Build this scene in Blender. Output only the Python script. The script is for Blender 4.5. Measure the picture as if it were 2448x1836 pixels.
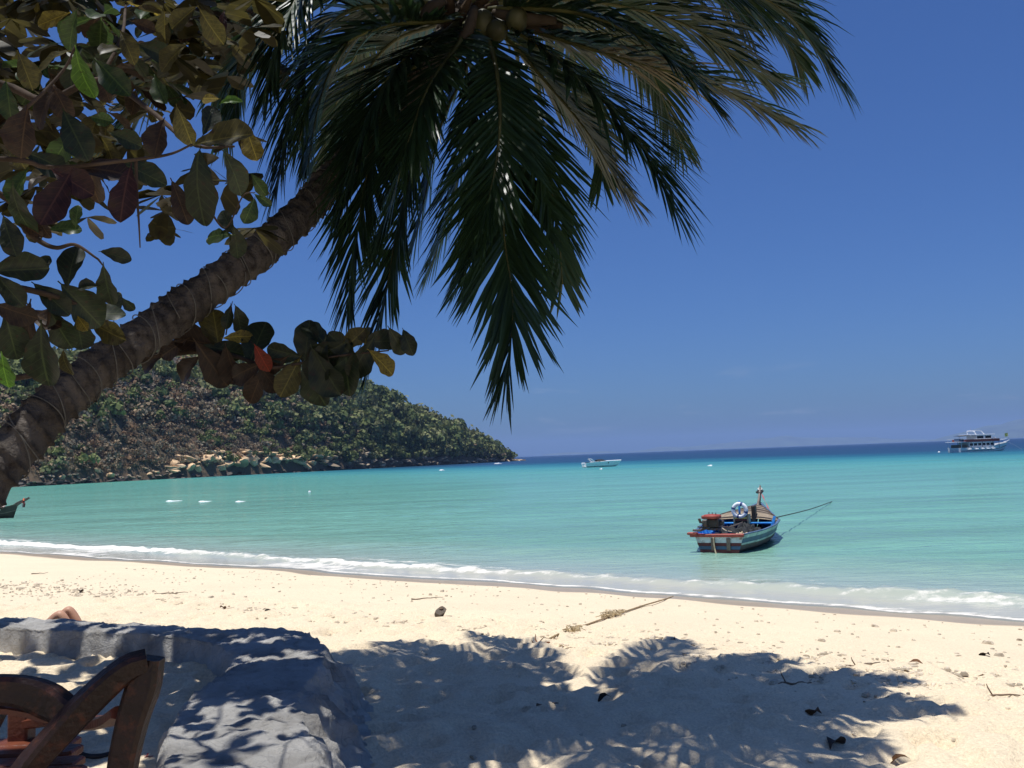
import bpy, bmesh, math, random
import numpy as np
from mathutils import Vector, Matrix, Euler

for _o in list(bpy.data.objects):
    bpy.data.objects.remove(_o, do_unlink=True)
scene = bpy.context.scene
COL = scene.collection

# ------------------------------------------------------------------ camera
CAM_Z = 2.9
F_PX = 2120.0                       # focal length in photo pixels (2448 wide)
PITCH = math.atan(174.0 / F_PX)
ROLL = math.radians(2.14)
_f = Vector((0, math.cos(PITCH), math.sin(PITCH)))
_r0 = Vector((1, 0, 0)); _u0 = _r0.cross(_f)
_CR = _r0 * math.cos(ROLL) - _u0 * math.sin(ROLL)
_CU = _r0 * math.sin(ROLL) + _u0 * math.cos(ROLL)
cam_data = bpy.data.cameras.new('camera')
cam_data.sensor_width = 36.0
cam_data.lens = F_PX / 2448.0 * 36.0
cam_data.clip_start = 0.05
cam_data.clip_end = 60000.0
cam = bpy.data.objects.new('camera', cam_data)
COL.objects.link(cam)
mw = Matrix.Identity(4)
for i in range(3):
    mw[i][0] = _CR[i]; mw[i][1] = _CU[i]; mw[i][2] = -_f[i]
mw[0][3], mw[1][3], mw[2][3] = 0.0, 0.0, CAM_Z
cam.matrix_world = mw
scene.camera = cam

def ray(u, v):
    """photo pixel -> direction with y = 1"""
    d = _f * F_PX + _CR * (u - 1224.0) - _CU * (v - 918.0)
    return d / d.y
def at(u, v, y):
    d = ray(u, v)
    return Vector((d.x * y, y, CAM_Z + d.z * y))
def on_z(u, v, z):
    d = ray(u, v)
    return at(u, v, (z - CAM_Z) / d.z)

# ------------------------------------------------------------------ sky, sun, exposure
SUN_EL = math.radians(83.0)
SUN_AZ = math.radians(-108.0)       # clockwise from +Y: from the left, a little behind
sun_dir = Vector((math.sin(SUN_AZ) * math.cos(SUN_EL), math.cos(SUN_AZ) * math.cos(SUN_EL), math.sin(SUN_EL)))
world = bpy.data.worlds.new('World')
scene.world = world
world.use_nodes = True
wn = world.node_tree.nodes; wl = world.node_tree.links
bg = wn['Background']
sky = wn.new('ShaderNodeTexSky')
sky.sky_type = 'NISHITA'
sky.sun_disc = False
sky.sun_elevation = SUN_EL
sky.sun_rotation = SUN_AZ
sky.altitude = 0.0
sky.air_density = 1.0
sky.dust_density = 1.25
sky.ozone_density = 5.0
tint = wn.new('ShaderNodeMix'); tint.data_type = 'RGBA'; tint.blend_type = 'MULTIPLY'
tint.inputs['Factor'].default_value = 1.0
tint.inputs['B'].default_value = (.425, .655, 1.07, 1)      # the phone's cool white balance
wl.new(sky.outputs[0], tint.inputs['A'])
# a few faint wisps of cloud low over the whole horizon
wtc = wn.new('ShaderNodeTexCoord'); wsep = wn.new('ShaderNodeSeparateXYZ'); wl.new(wtc.outputs['Generated'], wsep.inputs[0])
wmap = wn.new('ShaderNodeMapping'); wmap.inputs['Scale'].default_value = (9, 9, 60); wl.new(wtc.outputs['Generated'], wmap.inputs['Vector'])
wnz = wn.new('ShaderNodeTexNoise'); wnz.inputs['Scale'].default_value = 1.0; wnz.inputs['Detail'].default_value = 6; wl.new(wmap.outputs[0], wnz.inputs['Vector'])
wr = wn.new('ShaderNodeMapRange'); wr.interpolation_type = 'SMOOTHSTEP'; wr.inputs[1].default_value = .60; wr.inputs[2].default_value = .75; wr.inputs[4].default_value = .30; wl.new(wnz.outputs[0], wr.inputs[0])
wb = wn.new('ShaderNodeMapRange'); wb.interpolation_type = 'SMOOTHSTEP'; wb.inputs[1].default_value = .018; wb.inputs[2].default_value = .04; wl.new(wsep.outputs[2], wb.inputs[0])
wt = wn.new('ShaderNodeMapRange'); wt.interpolation_type = 'SMOOTHSTEP'; wt.inputs[1].default_value = .055; wt.inputs[2].default_value = .10; wt.inputs[3].default_value = 1; wt.inputs[4].default_value = 0; wl.new(wsep.outputs[2], wt.inputs[0])
wm1 = wn.new('ShaderNodeMath'); wm1.operation = 'MULTIPLY'; wl.new(wb.outputs[0], wm1.inputs[0]); wl.new(wt.outputs[0], wm1.inputs[1])
wm2 = wn.new('ShaderNodeMath'); wm2.operation = 'MULTIPLY'; wl.new(wm1.outputs[0], wm2.inputs[0]); wl.new(wr.outputs[0], wm2.inputs[1])
wc = wn.new('ShaderNodeMix'); wc.data_type = 'RGBA'; wl.new(wm2.outputs[0], wc.inputs['Factor']); wl.new(tint.outputs['Result'], wc.inputs['A']); wc.inputs['B'].default_value = (6.0, 6.2, 7.0, 1)
wl.new(wc.outputs['Result'], bg.inputs['Color'])
bg.inputs['Strength'].default_value = 0.073
sun_data = bpy.data.lights.new('sun', 'SUN')
sun_data.energy = 4.1
sun_data.angle = math.radians(0.53)
sun_data.color = (1.0, 0.98, 0.95)
sun = bpy.data.objects.new('sun', sun_data)
COL.objects.link(sun)
sun.location = (0, 0, 60)
sun.rotation_euler = (-sun_dir).to_track_quat('-Z', 'Y').to_euler()
scene.view_settings.view_transform = 'Standard'
scene.view_settings.look = 'None'
scene.view_settings.exposure = 0.30
scene.view_settings.gamma = 1.0
scene.view_settings.use_curve_mapping = False
scene.render.engine = 'CYCLES'
scene.cycles.max_bounces = 8
scene.cycles.transparent_max_bounces = 12

# ------------------------------------------------------------------ helpers
RNG = random.Random(7)
nrng = np.random.default_rng(11)

def _hash(ix, iy, iz, seed):
    h = (ix.astype(np.int64) * 374761393 + iy.astype(np.int64) * 668265263 + iz.astype(np.int64) * 2147483647 + seed * 1274126177) & 0xFFFFFFFF
    h = ((h ^ (h >> 13)) * 1274126177) & 0xFFFFFFFF
    h = h ^ (h >> 16)
    return (h & 0xFFFFFF) / float(0xFFFFFF)
def vnoise(x, y, z=0.0, seed=0):
    """value noise in -1..1, vectorised"""
    x, y, z = np.broadcast_arrays(np.asarray(x, float), np.asarray(y, float), np.asarray(z, float))
    ix, iy, iz = np.floor(x), np.floor(y), np.floor(z)
    fx, fy, fz = x - ix, y - iy, z - iz
    fx, fy, fz = [t * t * (3 - 2 * t) for t in (fx, fy, fz)]
    r = 0
    for dx in (0, 1):
        for dy in (0, 1):
            for dz in (0, 1):
                w = (fx if dx else 1 - fx) * (fy if dy else 1 - fy) * (fz if dz else 1 - fz)
                r = r + w * _hash(ix + dx, iy + dy, iz + dz, seed)
    return r * 2 - 1
def fbm(x, y, z=0.0, seed=0, oct=4):
    a, s, r = 1.0, 1.0, 0.0
    for k in range(oct):
        r = r + a * vnoise(np.asarray(x) * s, np.asarray(y) * s, np.asarray(z) * s, seed + k)
        a *= 0.5; s *= 2.03
    return r
def sstep(a, b, x):
    t = np.clip((x - a) / (b - a), 0, 1)
    return t * t * (3 - 2 * t)

def tag(o, label=None, cat=None, group=None, kind=None):
    if label: o['label'] = label
    if cat: o['category'] = cat
    if group: o['group'] = group
    if kind: o['kind'] = kind
    return o
def empty(name, loc=(0, 0, 0), rz=0.0):
    o = bpy.data.objects.new(name, None)
    COL.objects.link(o)
    o.empty_display_size = 0.1
    o.location = loc
    o.rotation_euler = (0, 0, rz)
    return o
def link(name, me, parent=None):
    o = bpy.data.objects.new(name, me)
    COL.objects.link(o)
    if parent is not None: o.parent = parent
    return o
def raw_mesh(name, v, f, mat=None, smooth=False):
    me = bpy.data.meshes.new(name)
    if isinstance(v, np.ndarray) and isinstance(f, np.ndarray):
        v = np.ascontiguousarray(v, dtype=np.float32); f = np.ascontiguousarray(f, dtype=np.int32)
        n, k = f.shape
        me.vertices.add(len(v)); me.vertices.foreach_set('co', v.ravel())
        me.loops.add(n * k); me.loops.foreach_set('vertex_index', f.ravel())
        me.polygons.add(n); me.polygons.foreach_set('loop_start', np.arange(0, n * k, k, dtype=np.int32))
        me.update(calc_edges=True)
    else:
        me.from_pydata([tuple(p) for p in v], [], [tuple(q) for q in f])
    if mat: me.materials.append(mat)
    if smooth: me.polygons.foreach_set('use_smooth', np.ones(len(me.polygons), dtype=bool))
    me.update()
    return me
def fattr(me, name, data):
    a = me.attributes.new(name, 'FLOAT', 'POINT')
    a.data.foreach_set('value', np.ascontiguousarray(data, dtype=np.float32).ravel())
def cattr(me, name, data):
    a = me.attributes.new(name, 'FLOAT_COLOR', 'POINT')
    d = np.ones((len(data), 4), dtype=np.float32); d[:, :3] = data
    a.data.foreach_set('color', d.ravel())

class MB:
    """collects shapes into one mesh"""
    def __init__(s): s.v = []; s.f = []
    def add(s, v, f):
        n = len(s.v)
        s.v += [tuple(p) for p in v]; s.f += [tuple(i + n for i in q) for q in f]
        return s
    def box(s, c, size, m=None, taper=1.0, bev=0.0):
        hx, hy, hz = size[0] / 2, size[1] / 2, size[2] / 2
        b = min(bev, hx * .9, hy * .9, hz * .9)
        pts = []
        if b <= 0:
            for sz in (-1, 1):
                t = taper if sz > 0 else 1
                for sx, sy in ((-1, -1), (1, -1), (1, 1), (-1, 1)):
                    pts.append(Vector((sx * hx * t, sy * hy * t, sz * hz)))
            fs = [(3, 2, 1, 0), (4, 5, 6, 7), (0, 1, 5, 4), (1, 2, 6, 5), (2, 3, 7, 6), (3, 0, 4, 7)]
        else:
            rings = [(-hz, -b), (-hz + b, 0), (hz - b, 0), (hz, -b)]
            for z, o in rings:
                t = taper if z > 0 else 1
                X, Y = hx * t + o, hy * t + o
                for sx, sy in ((-1, -1), (1, -1), (1, 1), (-1, 1)):
                    if sx * sy > 0: q = [(sx * X, sy * (Y - b)), (sx * (X - b), sy * Y)]
                    else: q = [(sx * (X - b), sy * Y), (sx * X, sy * (Y - b))]
                    if (sx, sy) in ((-1, -1), (1, 1)): pass
                    pts += [Vector((x, y, z)) for x, y in q]
            fs = [tuple(range(7, -1, -1)), tuple(range(24, 32))]
            for r in range(3):
                for k in range(8):
                    k2 = (k + 1) % 8
                    fs.append((r * 8 + k, r * 8 + k2, r * 8 + 8 + k2, r * 8 + 8 + k))
        c = Vector(c)
        s.add([(m @ p if m else p) + c for p in pts], fs)
        return s
    def tube(s, path, rad, n=8, cap=True, squash=None):
        P = [Vector(p) for p in path]
        if not hasattr(rad, '__len__'): rad = [rad] * len(P)
        ref = None; base = len(s.v); vs = []; fs = []
        for i, p in enumerate(P):
            t = (P[min(i + 1, len(P) - 1)] - P[max(i - 1, 0)])
            if t.length < 1e-9: t = Vector((0, 0, 1))
            t.normalize()
            if ref is None:
                ref = Vector((0, 0, 1)) if abs(t.z) < .9 else Vector((1, 0, 0))
            ref = (ref - t * ref.dot(t))
            if ref.length < 1e-6: ref = t.orthogonal()
            ref.normalize()
            b = t.cross(ref)
            for k in range(n):
                a = 2 * math.pi * k / n
                q = ref * math.cos(a) + b * math.sin(a)
                vs.append(p + q * rad[i])
        for i in range(len(P) - 1):
            for k in range(n):
                k2 = (k + 1) % n
                fs.append((i * n + k, i * n + k2, (i + 1) * n + k2, (i + 1) * n + k))
        if cap:
            fs.append(tuple(range(n - 1, -1, -1)))
            fs.append(tuple((len(P) - 1) * n + k for k in range(n)))
        s.add(vs, fs)
        return s
    def lathe(s, prof, n=16, c=(0, 0, 0), m=None):
        vs = []; fs = []; c = Vector(c)
        for r, z in prof:
            for k in range(n):
                a = 2 * math.pi * k / n
                p = Vector((r * math.cos(a), r * math.sin(a), z))
                vs.append((m @ p if m else p) + c)
        for i in range(len(prof) - 1):
            for k in range(n):
                k2 = (k + 1) % n
                fs.append((i * n + k, i * n + k2, (i + 1) * n + k2, (i + 1) * n + k))
        fs.append(tuple(range(n - 1, -1, -1))); fs.append(tuple((len(prof) - 1) * n + k for k in range(n)))
        s.add(vs, fs); return s
    def beam(s, path, w, h, up=(0, 0, 1), bev=.2):
        """rectangular (chamfered) section along a path; w across, h along up"""
        P = [Vector(p) for p in path]; up = Vector(up)
        if not hasattr(w, '__len__'): w = [w] * len(P)
        if not hasattr(h, '__len__'): h = [h] * len(P)
        vs = []; fs = []; n = 8
        for i, p in enumerate(P):
            t = (P[min(i + 1, len(P) - 1)] - P[max(i - 1, 0)]).normalized()
            b = t.cross(up)
            if b.length < 1e-5: b = t.orthogonal()
            b.normalize(); u2 = b.cross(t)
            c = 1 - bev
            for x, y in ((-1, -c), (-c, -1), (c, -1), (1, -c), (1, c), (c, 1), (-c, 1), (-1, c)):
                vs.append(p + b * (x * w[i] / 2) + u2 * (y * h[i] / 2))
        for i in range(len(P) - 1):
            for k in range(n):
                k2 = (k + 1) % n
                fs.append((i * n + k, i * n + k2, (i + 1) * n + k2, (i + 1) * n + k))
        fs.append(tuple(range(n - 1, -1, -1))); fs.append(tuple((len(P) - 1) * n + k for k in range(n)))
        s.add(vs, fs); return s
    def grid(s, rows, closed=False):
        n = len(rows[0]); vs = [p for r in rows for p in r]; fs = []
        for i in range(len(rows) - 1):
            for k in range(n if closed else n - 1):
                k2 = (k + 1) % n
                fs.append((i * n + k, i * n + k2, (i + 1) * n + k2, (i + 1) * n + k))
        s.add(vs, fs); return s
    def mesh(s, name, mat=None, smooth=False):
        return raw_mesh(name, s.v, s.f, mat, smooth)
    def build(s, name, mat, parent=None, smooth=False):
        me = s.mesh(name, mat, smooth)
        bm = bmesh.new(); bm.from_mesh(me)
        bmesh.ops.recalc_face_normals(bm, faces=bm.faces); bm.to_mesh(me); bm.free()
        return link(name, me, parent)

def spline(pts, n):
    """Catmull-Rom through pts (tuples of any length), n samples"""
    P = [np.array(p, float) for p in pts]
    P = [2 * P[0] - P[1]] + P + [2 * P[-1] - P[-2]]
    out = []
    m = len(P) - 3
    for i in range(n):
        t = i / (n - 1) * m
        k = min(int(t), m - 1); t -= k
        a, b, c, d = P[k:k + 4]
        out.append(.5 * ((2 * b) + (c - a) * t + (2 * a - 5 * b + 4 * c - d) * t * t + (3 * b - a - 3 * c + d) * t ** 3))
    return out

# ------------------------------------------------------------------ materials
def new_mat(name):
    m = bpy.data.materials.new(name); m.use_nodes = True
    nt = m.node_tree
    return m, nt, nt.nodes, nt.links, nt.nodes['Principled BSDF']
def mat(name, col, rough=.7, var=.25, scale=4.0, bump=0.0, bscale=30.0, spec=.3, rand=0.0, col2=None, metal=0.0, dirt=None, coords='Object'):
    """painted / natural surface: two noise-mixed tones, optional dirt, bump and per-object variation"""
    m, nt, N, L, b = new_mat(name)
    b.inputs['Roughness'].default_value = rough
    b.inputs['Specular IOR Level'].default_value = spec
    b.inputs['Metallic'].default_value = metal
    tc = N.new('ShaderNodeTexCoord')
    nz = N.new('ShaderNodeTexNoise'); nz.inputs['Scale'].default_value = scale; nz.inputs['Detail'].default_value = 6
    L.new(tc.outputs[coords], nz.inputs['Vector'])
    mix = N.new('ShaderNodeMix'); mix.data_type = 'RGBA'
    rp = N.new('ShaderNodeMapRange'); rp.inputs[1].default_value = .35; rp.inputs[2].default_value = .65
    L.new(nz.outputs[0], rp.inputs[0]); L.new(rp.outputs[0], mix.inputs['Factor'])
    c2 = col2 if col2 else tuple(c * (1 - var) for c in col)
    c1 = col if col2 else tuple(min(1, c * (1 + var)) for c in col)
    mix.inputs['A'].default_value = (*c1, 1); mix.inputs['B'].default_value = (*c2, 1)
    out = mix.outputs['Result']
    if dirt:
        n2 = N.new('ShaderNodeTexNoise'); n2.inputs['Scale'].default_value = scale * 2.7; n2.inputs['Detail'].default_value = 8; n2.inputs['Roughness'].default_value = .7
        L.new(tc.outputs[coords], n2.inputs['Vector'])
        r2 = N.new('ShaderNodeMapRange'); r2.inputs[1].default_value = .52; r2.inputs[2].default_value = .66
        L.new(n2.outputs[0], r2.inputs[0])
        mx = N.new('ShaderNodeMix'); mx.data_type = 'RGBA'
        L.new(r2.outputs[0], mx.inputs['Factor']); L.new(out, mx.inputs['A']); mx.inputs['B'].default_value = (*dirt, 1)
        out = mx.outputs['Result']
    if rand:
        oi = N.new('ShaderNodeObjectInfo')
        hs = N.new('ShaderNodeHueSaturation')
        mr = N.new('ShaderNodeMapRange'); mr.inputs[3].default_value = 1 - rand; mr.inputs[4].default_value = 1 + rand
        L.new(oi.outputs['Random'], mr.inputs[0]); L.new(mr.outputs[0], hs.inputs['Value']); L.new(out, hs.inputs['Color'])
        out = hs.outputs[0]
    L.new(out, b.inputs['Base Color'])
    if bump:
        n3 = N.new('ShaderNodeTexNoise'); n3.inputs['Scale'].default_value = bscale; n3.inputs['Detail'].default_value = 8
        L.new(tc.outputs[coords], n3.inputs['Vector'])
        bp = N.new('ShaderNodeBump'); bp.inputs['Strength'].default_value = 1.0; bp.inputs['Distance'].default_value = bump
        L.new(n3.outputs[0], bp.inputs['Height']); L.new(bp.outputs[0], b.inputs['Normal'])
    return m
def leaf_mat(name, col, col2, trans=.35, rough=.45, spec=.35, rand=.3, scale=6.0, attr=None, veins=False):
    """thin leaf: principled front mixed with a translucent share"""
    m, nt, N, L, b = new_mat(name)
    b.inputs['Roughness'].default_value = rough; b.inputs['Specular IOR Level'].default_value = spec
    tc = N.new('ShaderNodeTexCoord')
    nz = N.new('ShaderNodeTexNoise'); nz.inputs['Scale'].default_value = scale; nz.inputs['Detail'].default_value = 4
    L.new(tc.outputs['Object'], nz.inputs['Vector'])
    rp = N.new('ShaderNodeMapRange'); rp.inputs[1].default_value = .35; rp.inputs[2].default_value = .65
    L.new(nz.outputs[0], rp.inputs[0])
    mix = N.new('ShaderNodeMix'); mix.data_type = 'RGBA'
    mix.inputs['A'].default_value = (*col, 1); mix.inputs['B'].default_value = (*col2, 1)
    L.new(rp.outputs[0], mix.inputs['Factor'])
    out = mix.outputs['Result']
    if veins:                                     # midrib and side veins in the leaf's own x / y, brown blemishes
        sx = N.new('ShaderNodeSeparateXYZ'); L.new(tc.outputs['Object'], sx.inputs[0])
        def mth(op, a, b_=None):
            n = N.new('ShaderNodeMath'); n.operation = op
            for i, q in enumerate((a, b_)):
                if q is None: continue
                if isinstance(q, (int, float)): n.inputs[i].default_value = q
                else: L.new(q, n.inputs[i])
            return n.outputs[0]
        ax = mth('ABSOLUTE', sx.outputs[0])
        mid = mth('LESS_THAN', ax, .012)
        sv = mth('LESS_THAN', mth('FRACT', mth('MULTIPLY', mth('SUBTRACT', sx.outputs[1], mth('MULTIPLY', ax, .75)), 9.0)), .10)
        vn = mth('MAXIMUM', mid, mth('MULTIPLY', sv, .55))
        mv = N.new('ShaderNodeMix'); mv.data_type = 'RGBA'; L.new(vn, mv.inputs['Factor']); L.new(out, mv.inputs['A'])
        mv.inputs['B'].default_value = (min(1, col[0] * 1.7 + .006), min(1, col[1] * 1.65 + .006), min(1, col[2] * 1.4 + .003), 1)
        bl = N.new('ShaderNodeTexNoise'); bl.inputs['Scale'].default_value = 7; bl.inputs['Detail'].default_value = 7; L.new(tc.outputs['Object'], bl.inputs['Vector'])
        br = N.new('ShaderNodeMapRange'); br.inputs[1].default_value = .60; br.inputs[2].default_value = .68; br.inputs[4].default_value = .8; L.new(bl.outputs[0], br.inputs[0])
        mb = N.new('ShaderNodeMix'); mb.data_type = 'RGBA'; L.new(br.outputs[0], mb.inputs['Factor']); L.new(mv.outputs['Result'], mb.inputs['A']); mb.inputs['B'].default_value = (.035, .018, .010, 1)
        out = mb.outputs['Result']
        bpv = N.new('ShaderNodeBump'); bpv.inputs['Distance'].default_value = .02; bpv.inputs['Strength'].default_value = .6; L.new(vn, bpv.inputs['Height']); L.new(bpv.outputs[0], b.inputs['Normal'])
    if attr:
        at_ = N.new('ShaderNodeAttribute'); at_.attribute_name = attr
        mu = N.new('ShaderNodeMix'); mu.data_type = 'RGBA'; mu.blend_type = 'MULTIPLY'; mu.inputs['Factor'].default_value = 1
        L.new(out, mu.inputs['A']); L.new(at_.outputs['Color'], mu.inputs['B']); out = mu.outputs['Result']
    if rand:
        oi = N.new('ShaderNodeObjectInfo'); hs = N.new('ShaderNodeHueSaturation')
        mr = N.new('ShaderNodeMapRange'); mr.inputs[3].default_value = 1 - rand; mr.inputs[4].default_value = 1 + rand
        L.new(oi.outputs['Random'], mr.inputs[0]); L.new(mr.outputs[0], hs.inputs['Value']); L.new(out, hs.inputs['Color'])
        out = hs.outputs[0]
    L.new(out, b.inputs['Base Color'])
    tr = N.new('ShaderNodeBsdfTranslucent'); ms = N.new('ShaderNodeMixShader'); ms.inputs[0].default_value = trans
    L.new(out, tr.inputs['Color'])
    L.new(b.outputs[0], ms.inputs[1]); L.new(tr.outputs[0], ms.inputs[2])
    L.new(ms.outputs[0], N['Material Output'].inputs['Surface'])
    return m
# ================================================================== the setting: sand, sea, headland, far islands
_wl = [on_z(u, v, 0.0) for u, v in ((0, 1322), (215, 1329), (429, 1351), (791, 1371), (1243, 1396), (1595, 1423), (1990, 1454), (2448, 1487))]
_sx = np.array([p.x for p in _wl]); _sy = np.array([p.y for p in _wl])
_pf = np.polyfit(_sx, _sy, 3)
_xa, _xb = float(_sx.min()), float(_sx.max())
_ya, _yb = np.polyval(_pf, _xa), np.polyval(_pf, _xb)
_da, _db = np.polyval(np.polyder(_pf), _xa), np.polyval(np.polyder(_pf), _xb)
def shore(x):
    """y of the waterline at x"""
    x = np.asarray(x, float)
    y = np.polyval(_pf, np.clip(x, _xa, _xb))
    y = np.where(x < _xa, _ya + min(_da, -.55) * (x - _xa), y)
    y = np.where(x > _xb, _yb + max(min(_db, -.5), -.8) * (x - _xb), y)
    return y + 0.22 * vnoise(x * .45, 0, 0, 5) + .1 * vnoise(x * 1.4, 3, 0, 6)
SH_C = math.cos(math.atan(abs((_yb - _ya) / (_xb - _xa))))
def inland(x, y):
    return (shore(x) - np.asarray(y, float)) * SH_C

WALL_TOP = 1.62; IN_Z = 1.42
_OT = [(-420, 1459), (-200, 1468), (0, 1477), (200, 1487), (400, 1496), (600, 1502), (700, 1506), (762, 1520), (790, 1558), (768, 1613), (728, 1672), (748, 1730), (785, 1795), (840, 1900), (900, 2050)]
_IT = [(-420, 1483), (-200, 1493), (0, 1503), (200, 1512), (380, 1522), (470, 1532), (520, 1550), (545, 1575), (533, 1603), (490, 1630), (436, 1670), (398, 1725), (374, 1800), (350, 1900), (330, 2050)]
WOT = [on_z(u, v, WALL_TOP) for u, v in _OT]
WIT = [on_z(u, v, WALL_TOP) for u, v in _IT]
WMID = [(a + b) / 2 for a, b in zip(WOT, WIT)]
# plan polygon of the enclosed ground behind the wall (camera side)
_poly = [(p.x, p.y) for p in WMID] + [(WMID[-1].x, -12), (-22, -12), (-22, WMID[0].y + 6.0)]
def inside(x, y):
    x = np.asarray(x, float); y = np.asarray(y, float)
    c = np.zeros(np.broadcast(x, y).shape, bool)
    n = len(_poly)
    for i in range(n):
        x1, y1 = _poly[i]; x2, y2 = _poly[(i + 1) % n]
        if y1 == y2: continue
        c ^= ((y1 > y) != (y2 > y)) & (x < (x2 - x1) * (y - y1) / (y2 - y1) + x1)
    return c
def ground_base(x, y):
    d = inland(x, y)
    z = np.where(d > 0, 1.37 * np.tanh(np.maximum(d, 0) / 9.5), np.maximum(.16 * d, -2.6))
    return np.where(inside(x, y), IN_Z, z)
_dim = []
_r = np.random.default_rng(5)
for _k in range(3800):
    _dim.append((_r.uniform(-7, 10), _r.uniform(2.6, 13.5), _r.uniform(.05, .13), _r.uniform(.011, .042), _r.uniform(0, 3.14)))
def ground(x, y, fine=False):
    x = np.asarray(x, float); y = np.asarray(y, float)
    z = ground_base(x, y)
    d = inland(x, y)
    tr = sstep(6.5, 9.5, d)                      # trodden dry sand
    z = z + tr * (.022 * fbm(x * .9, y * .9, 0, 21, 3) + .013 * fbm(x * 3.3, y * 3.3, 0, 31, 3)) + sstep(.5, 4, d) * .03 * fbm(x * .5, y * .5, 0, 41, 2)
    return z
def gz(x, y):
    return float(ground(np.array([x]), np.array([y]))[0])
def on_ground(u, v):
    """where the view ray through a pixel meets the sand"""
    d = ray(u, v)
    t = np.linspace(2.5, 45, 1400)
    z = CAM_Z + d.z * t
    g = ground(d.x * t, t)
    k = int(np.argmax(z < g))
    return Vector((d.x * t[k], t[k], float(g[k])))

def lay(segs):
    o = []
    for a, b, s in segs:
        o.append(np.arange(a, b, s))
    return np.concatenate(o)
gx = lay([(-90, -30, 3), (-30, -9, .45), (-9, 10, .06), (10, 26, .35), (26, 80, 3)])
gy = lay([(-30, 1.5, 1.5), (1.5, 13.5, .06), (13.5, 34, .16), (34, 60, .6), (60, 140, 4)])
GX, GY = np.meshgrid(gx, gy)
GZ = ground(GX, GY)
tr_ = sstep(6.5, 9.0, inland(GX, GY))
foot = np.zeros_like(GZ)
for (cx, cy, rr, hh, an) in _dim:
    i0, i1 = np.searchsorted(gx, (cx - .5, cx + .5)); j0, j1 = np.searchsorted(gy, (cy - .5, cy + .5))
    dx = GX[j0:j1, i0:i1] - cx; dy = GY[j0:j1, i0:i1] - cy
    a = dx * math.cos(an) + dy * math.sin(an); b = -dx * math.sin(an) + dy * math.cos(an)
    q = np.sqrt((a / 1.7) ** 2 + b ** 2) / rr
    foot[j0:j1, i0:i1] += hh * (-np.exp(-q ** 2 * 1.2) + .75 * np.exp(-((q - 1.35) / .42) ** 2))
GZ = GZ + tr_ * (np.clip(foot, -.07, .055) + .008 * fbm(GX * 8, GY * 8, 0, 55, 2))
ny, nx = GX.shape
idx = np.arange(nx * ny).reshape(ny, nx)
quads = np.stack([idx[:-1, :-1], idx[:-1, 1:], idx[1:, 1:], idx[1:, :-1]], -1).reshape(-1, 4)

def sand_material():
    m, nt, N, L, b = new_mat('coral_sand')
    b.inputs['Specular IOR Level'].default_value = .15
    geo = N.new('ShaderNodeNewGeometry')
    def noise(scale, det=6, rough=.6):
        n = N.new('ShaderNodeTexNoise'); n.inputs['Scale'].default_value = scale; n.inputs['Detail'].default_value = det; n.inputs['Roughness'].default_value = rough
        L.new(geo.outputs['Position'], n.inputs['Vector']); return n
    n1 = noise(.8); n2 = noise(55, 4, .7); n3 = noise(9)
    r1 = N.new('ShaderNodeMapRange'); r1.inputs[1].default_value = .3; r1.inputs[2].default_value = .7; L.new(n1.outputs[0], r1.inputs[0])
    mx = N.new('ShaderNodeMix'); mx.data_type = 'RGBA'; L.new(r1.outputs[0], mx.inputs['Factor'])
    mx.inputs['A'].default_value = (.84, .695, .475, 1); mx.inputs['B'].default_value = (.78, .64, .44, 1)
    sp = N.new('ShaderNodeMapRange'); sp.inputs[1].default_value = .3; sp.inputs[2].default_value = .72; sp.inputs[3].default_value = .74; sp.inputs[4].default_value = 1.12
    L.new(n2.outputs[0], sp.inputs[0])
    mu = N.new('ShaderNodeMix'); mu.data_type = 'RGBA'; mu.blend_type = 'MULTIPLY'; mu.inputs['Factor'].default_value = 1
    L.new(mx.outputs['Result'], mu.inputs['A']); L.new(sp.outputs[0], mu.inputs['B'])
    # wet swash zone
    wa = N.new('ShaderNodeAttribute'); wa.attribute_name = 'wet'
    wc = N.new('ShaderNodeMix'); wc.data_type = 'RGBA'; wc.blend_type = 'MULTIPLY'; L.new(wa.outputs['Fac'], wc.inputs['Factor'])
    L.new(mu.outputs['Result'], wc.inputs['A']); wc.inputs['B'].default_value = (.50, .46, .43, 1)
    L.new(wc.outputs['Result'], b.inputs['Base Color'])
    rr = N.new('ShaderNodeMapRange'); rr.inputs[3].default_value = .95; rr.inputs[4].default_value = .3
    L.new(wa.outputs['Fac'], rr.inputs[0]); L.new(rr.outputs[0], b.inputs['Roughness'])
    ad = N.new('ShaderNodeMath'); ad.operation = 'MULTIPLY_ADD'; ad.inputs[1].default_value = .35
    L.new(n2.outputs[0], ad.inputs[0]); L.new(n3.outputs[0], ad.inputs[2])
    bp = N.new('ShaderNodeBump'); bp.inputs['Distance'].default_value = .03
    inv = N.new('ShaderNodeMapRange'); inv.inputs[3].default_value = 1.0; inv.inputs[4].default_value = .05; L.new(wa.outputs['Fac'], inv.inputs[0])
    L.new(inv.outputs[0], bp.inputs['Strength'])
    L.new(ad.outputs[0], bp.inputs['Height']); L.new(bp.outputs[0], b.inputs['Normal'])
    return m
SAND = sand_material()
me = raw_mesh('sand_beach', np.stack([GX, GY, GZ], -1).reshape(-1, 3), quads, SAND, True)
din = inland(GX, GY) + .12 * vnoise(GX * .8, GY * .8, 0, 77)
fattr(me, 'wet', np.where(inside(GX, GY), 0, 1 - sstep(1.9, 2.25, din)))
tag(link('sand_beach', me), kind='structure')

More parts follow.
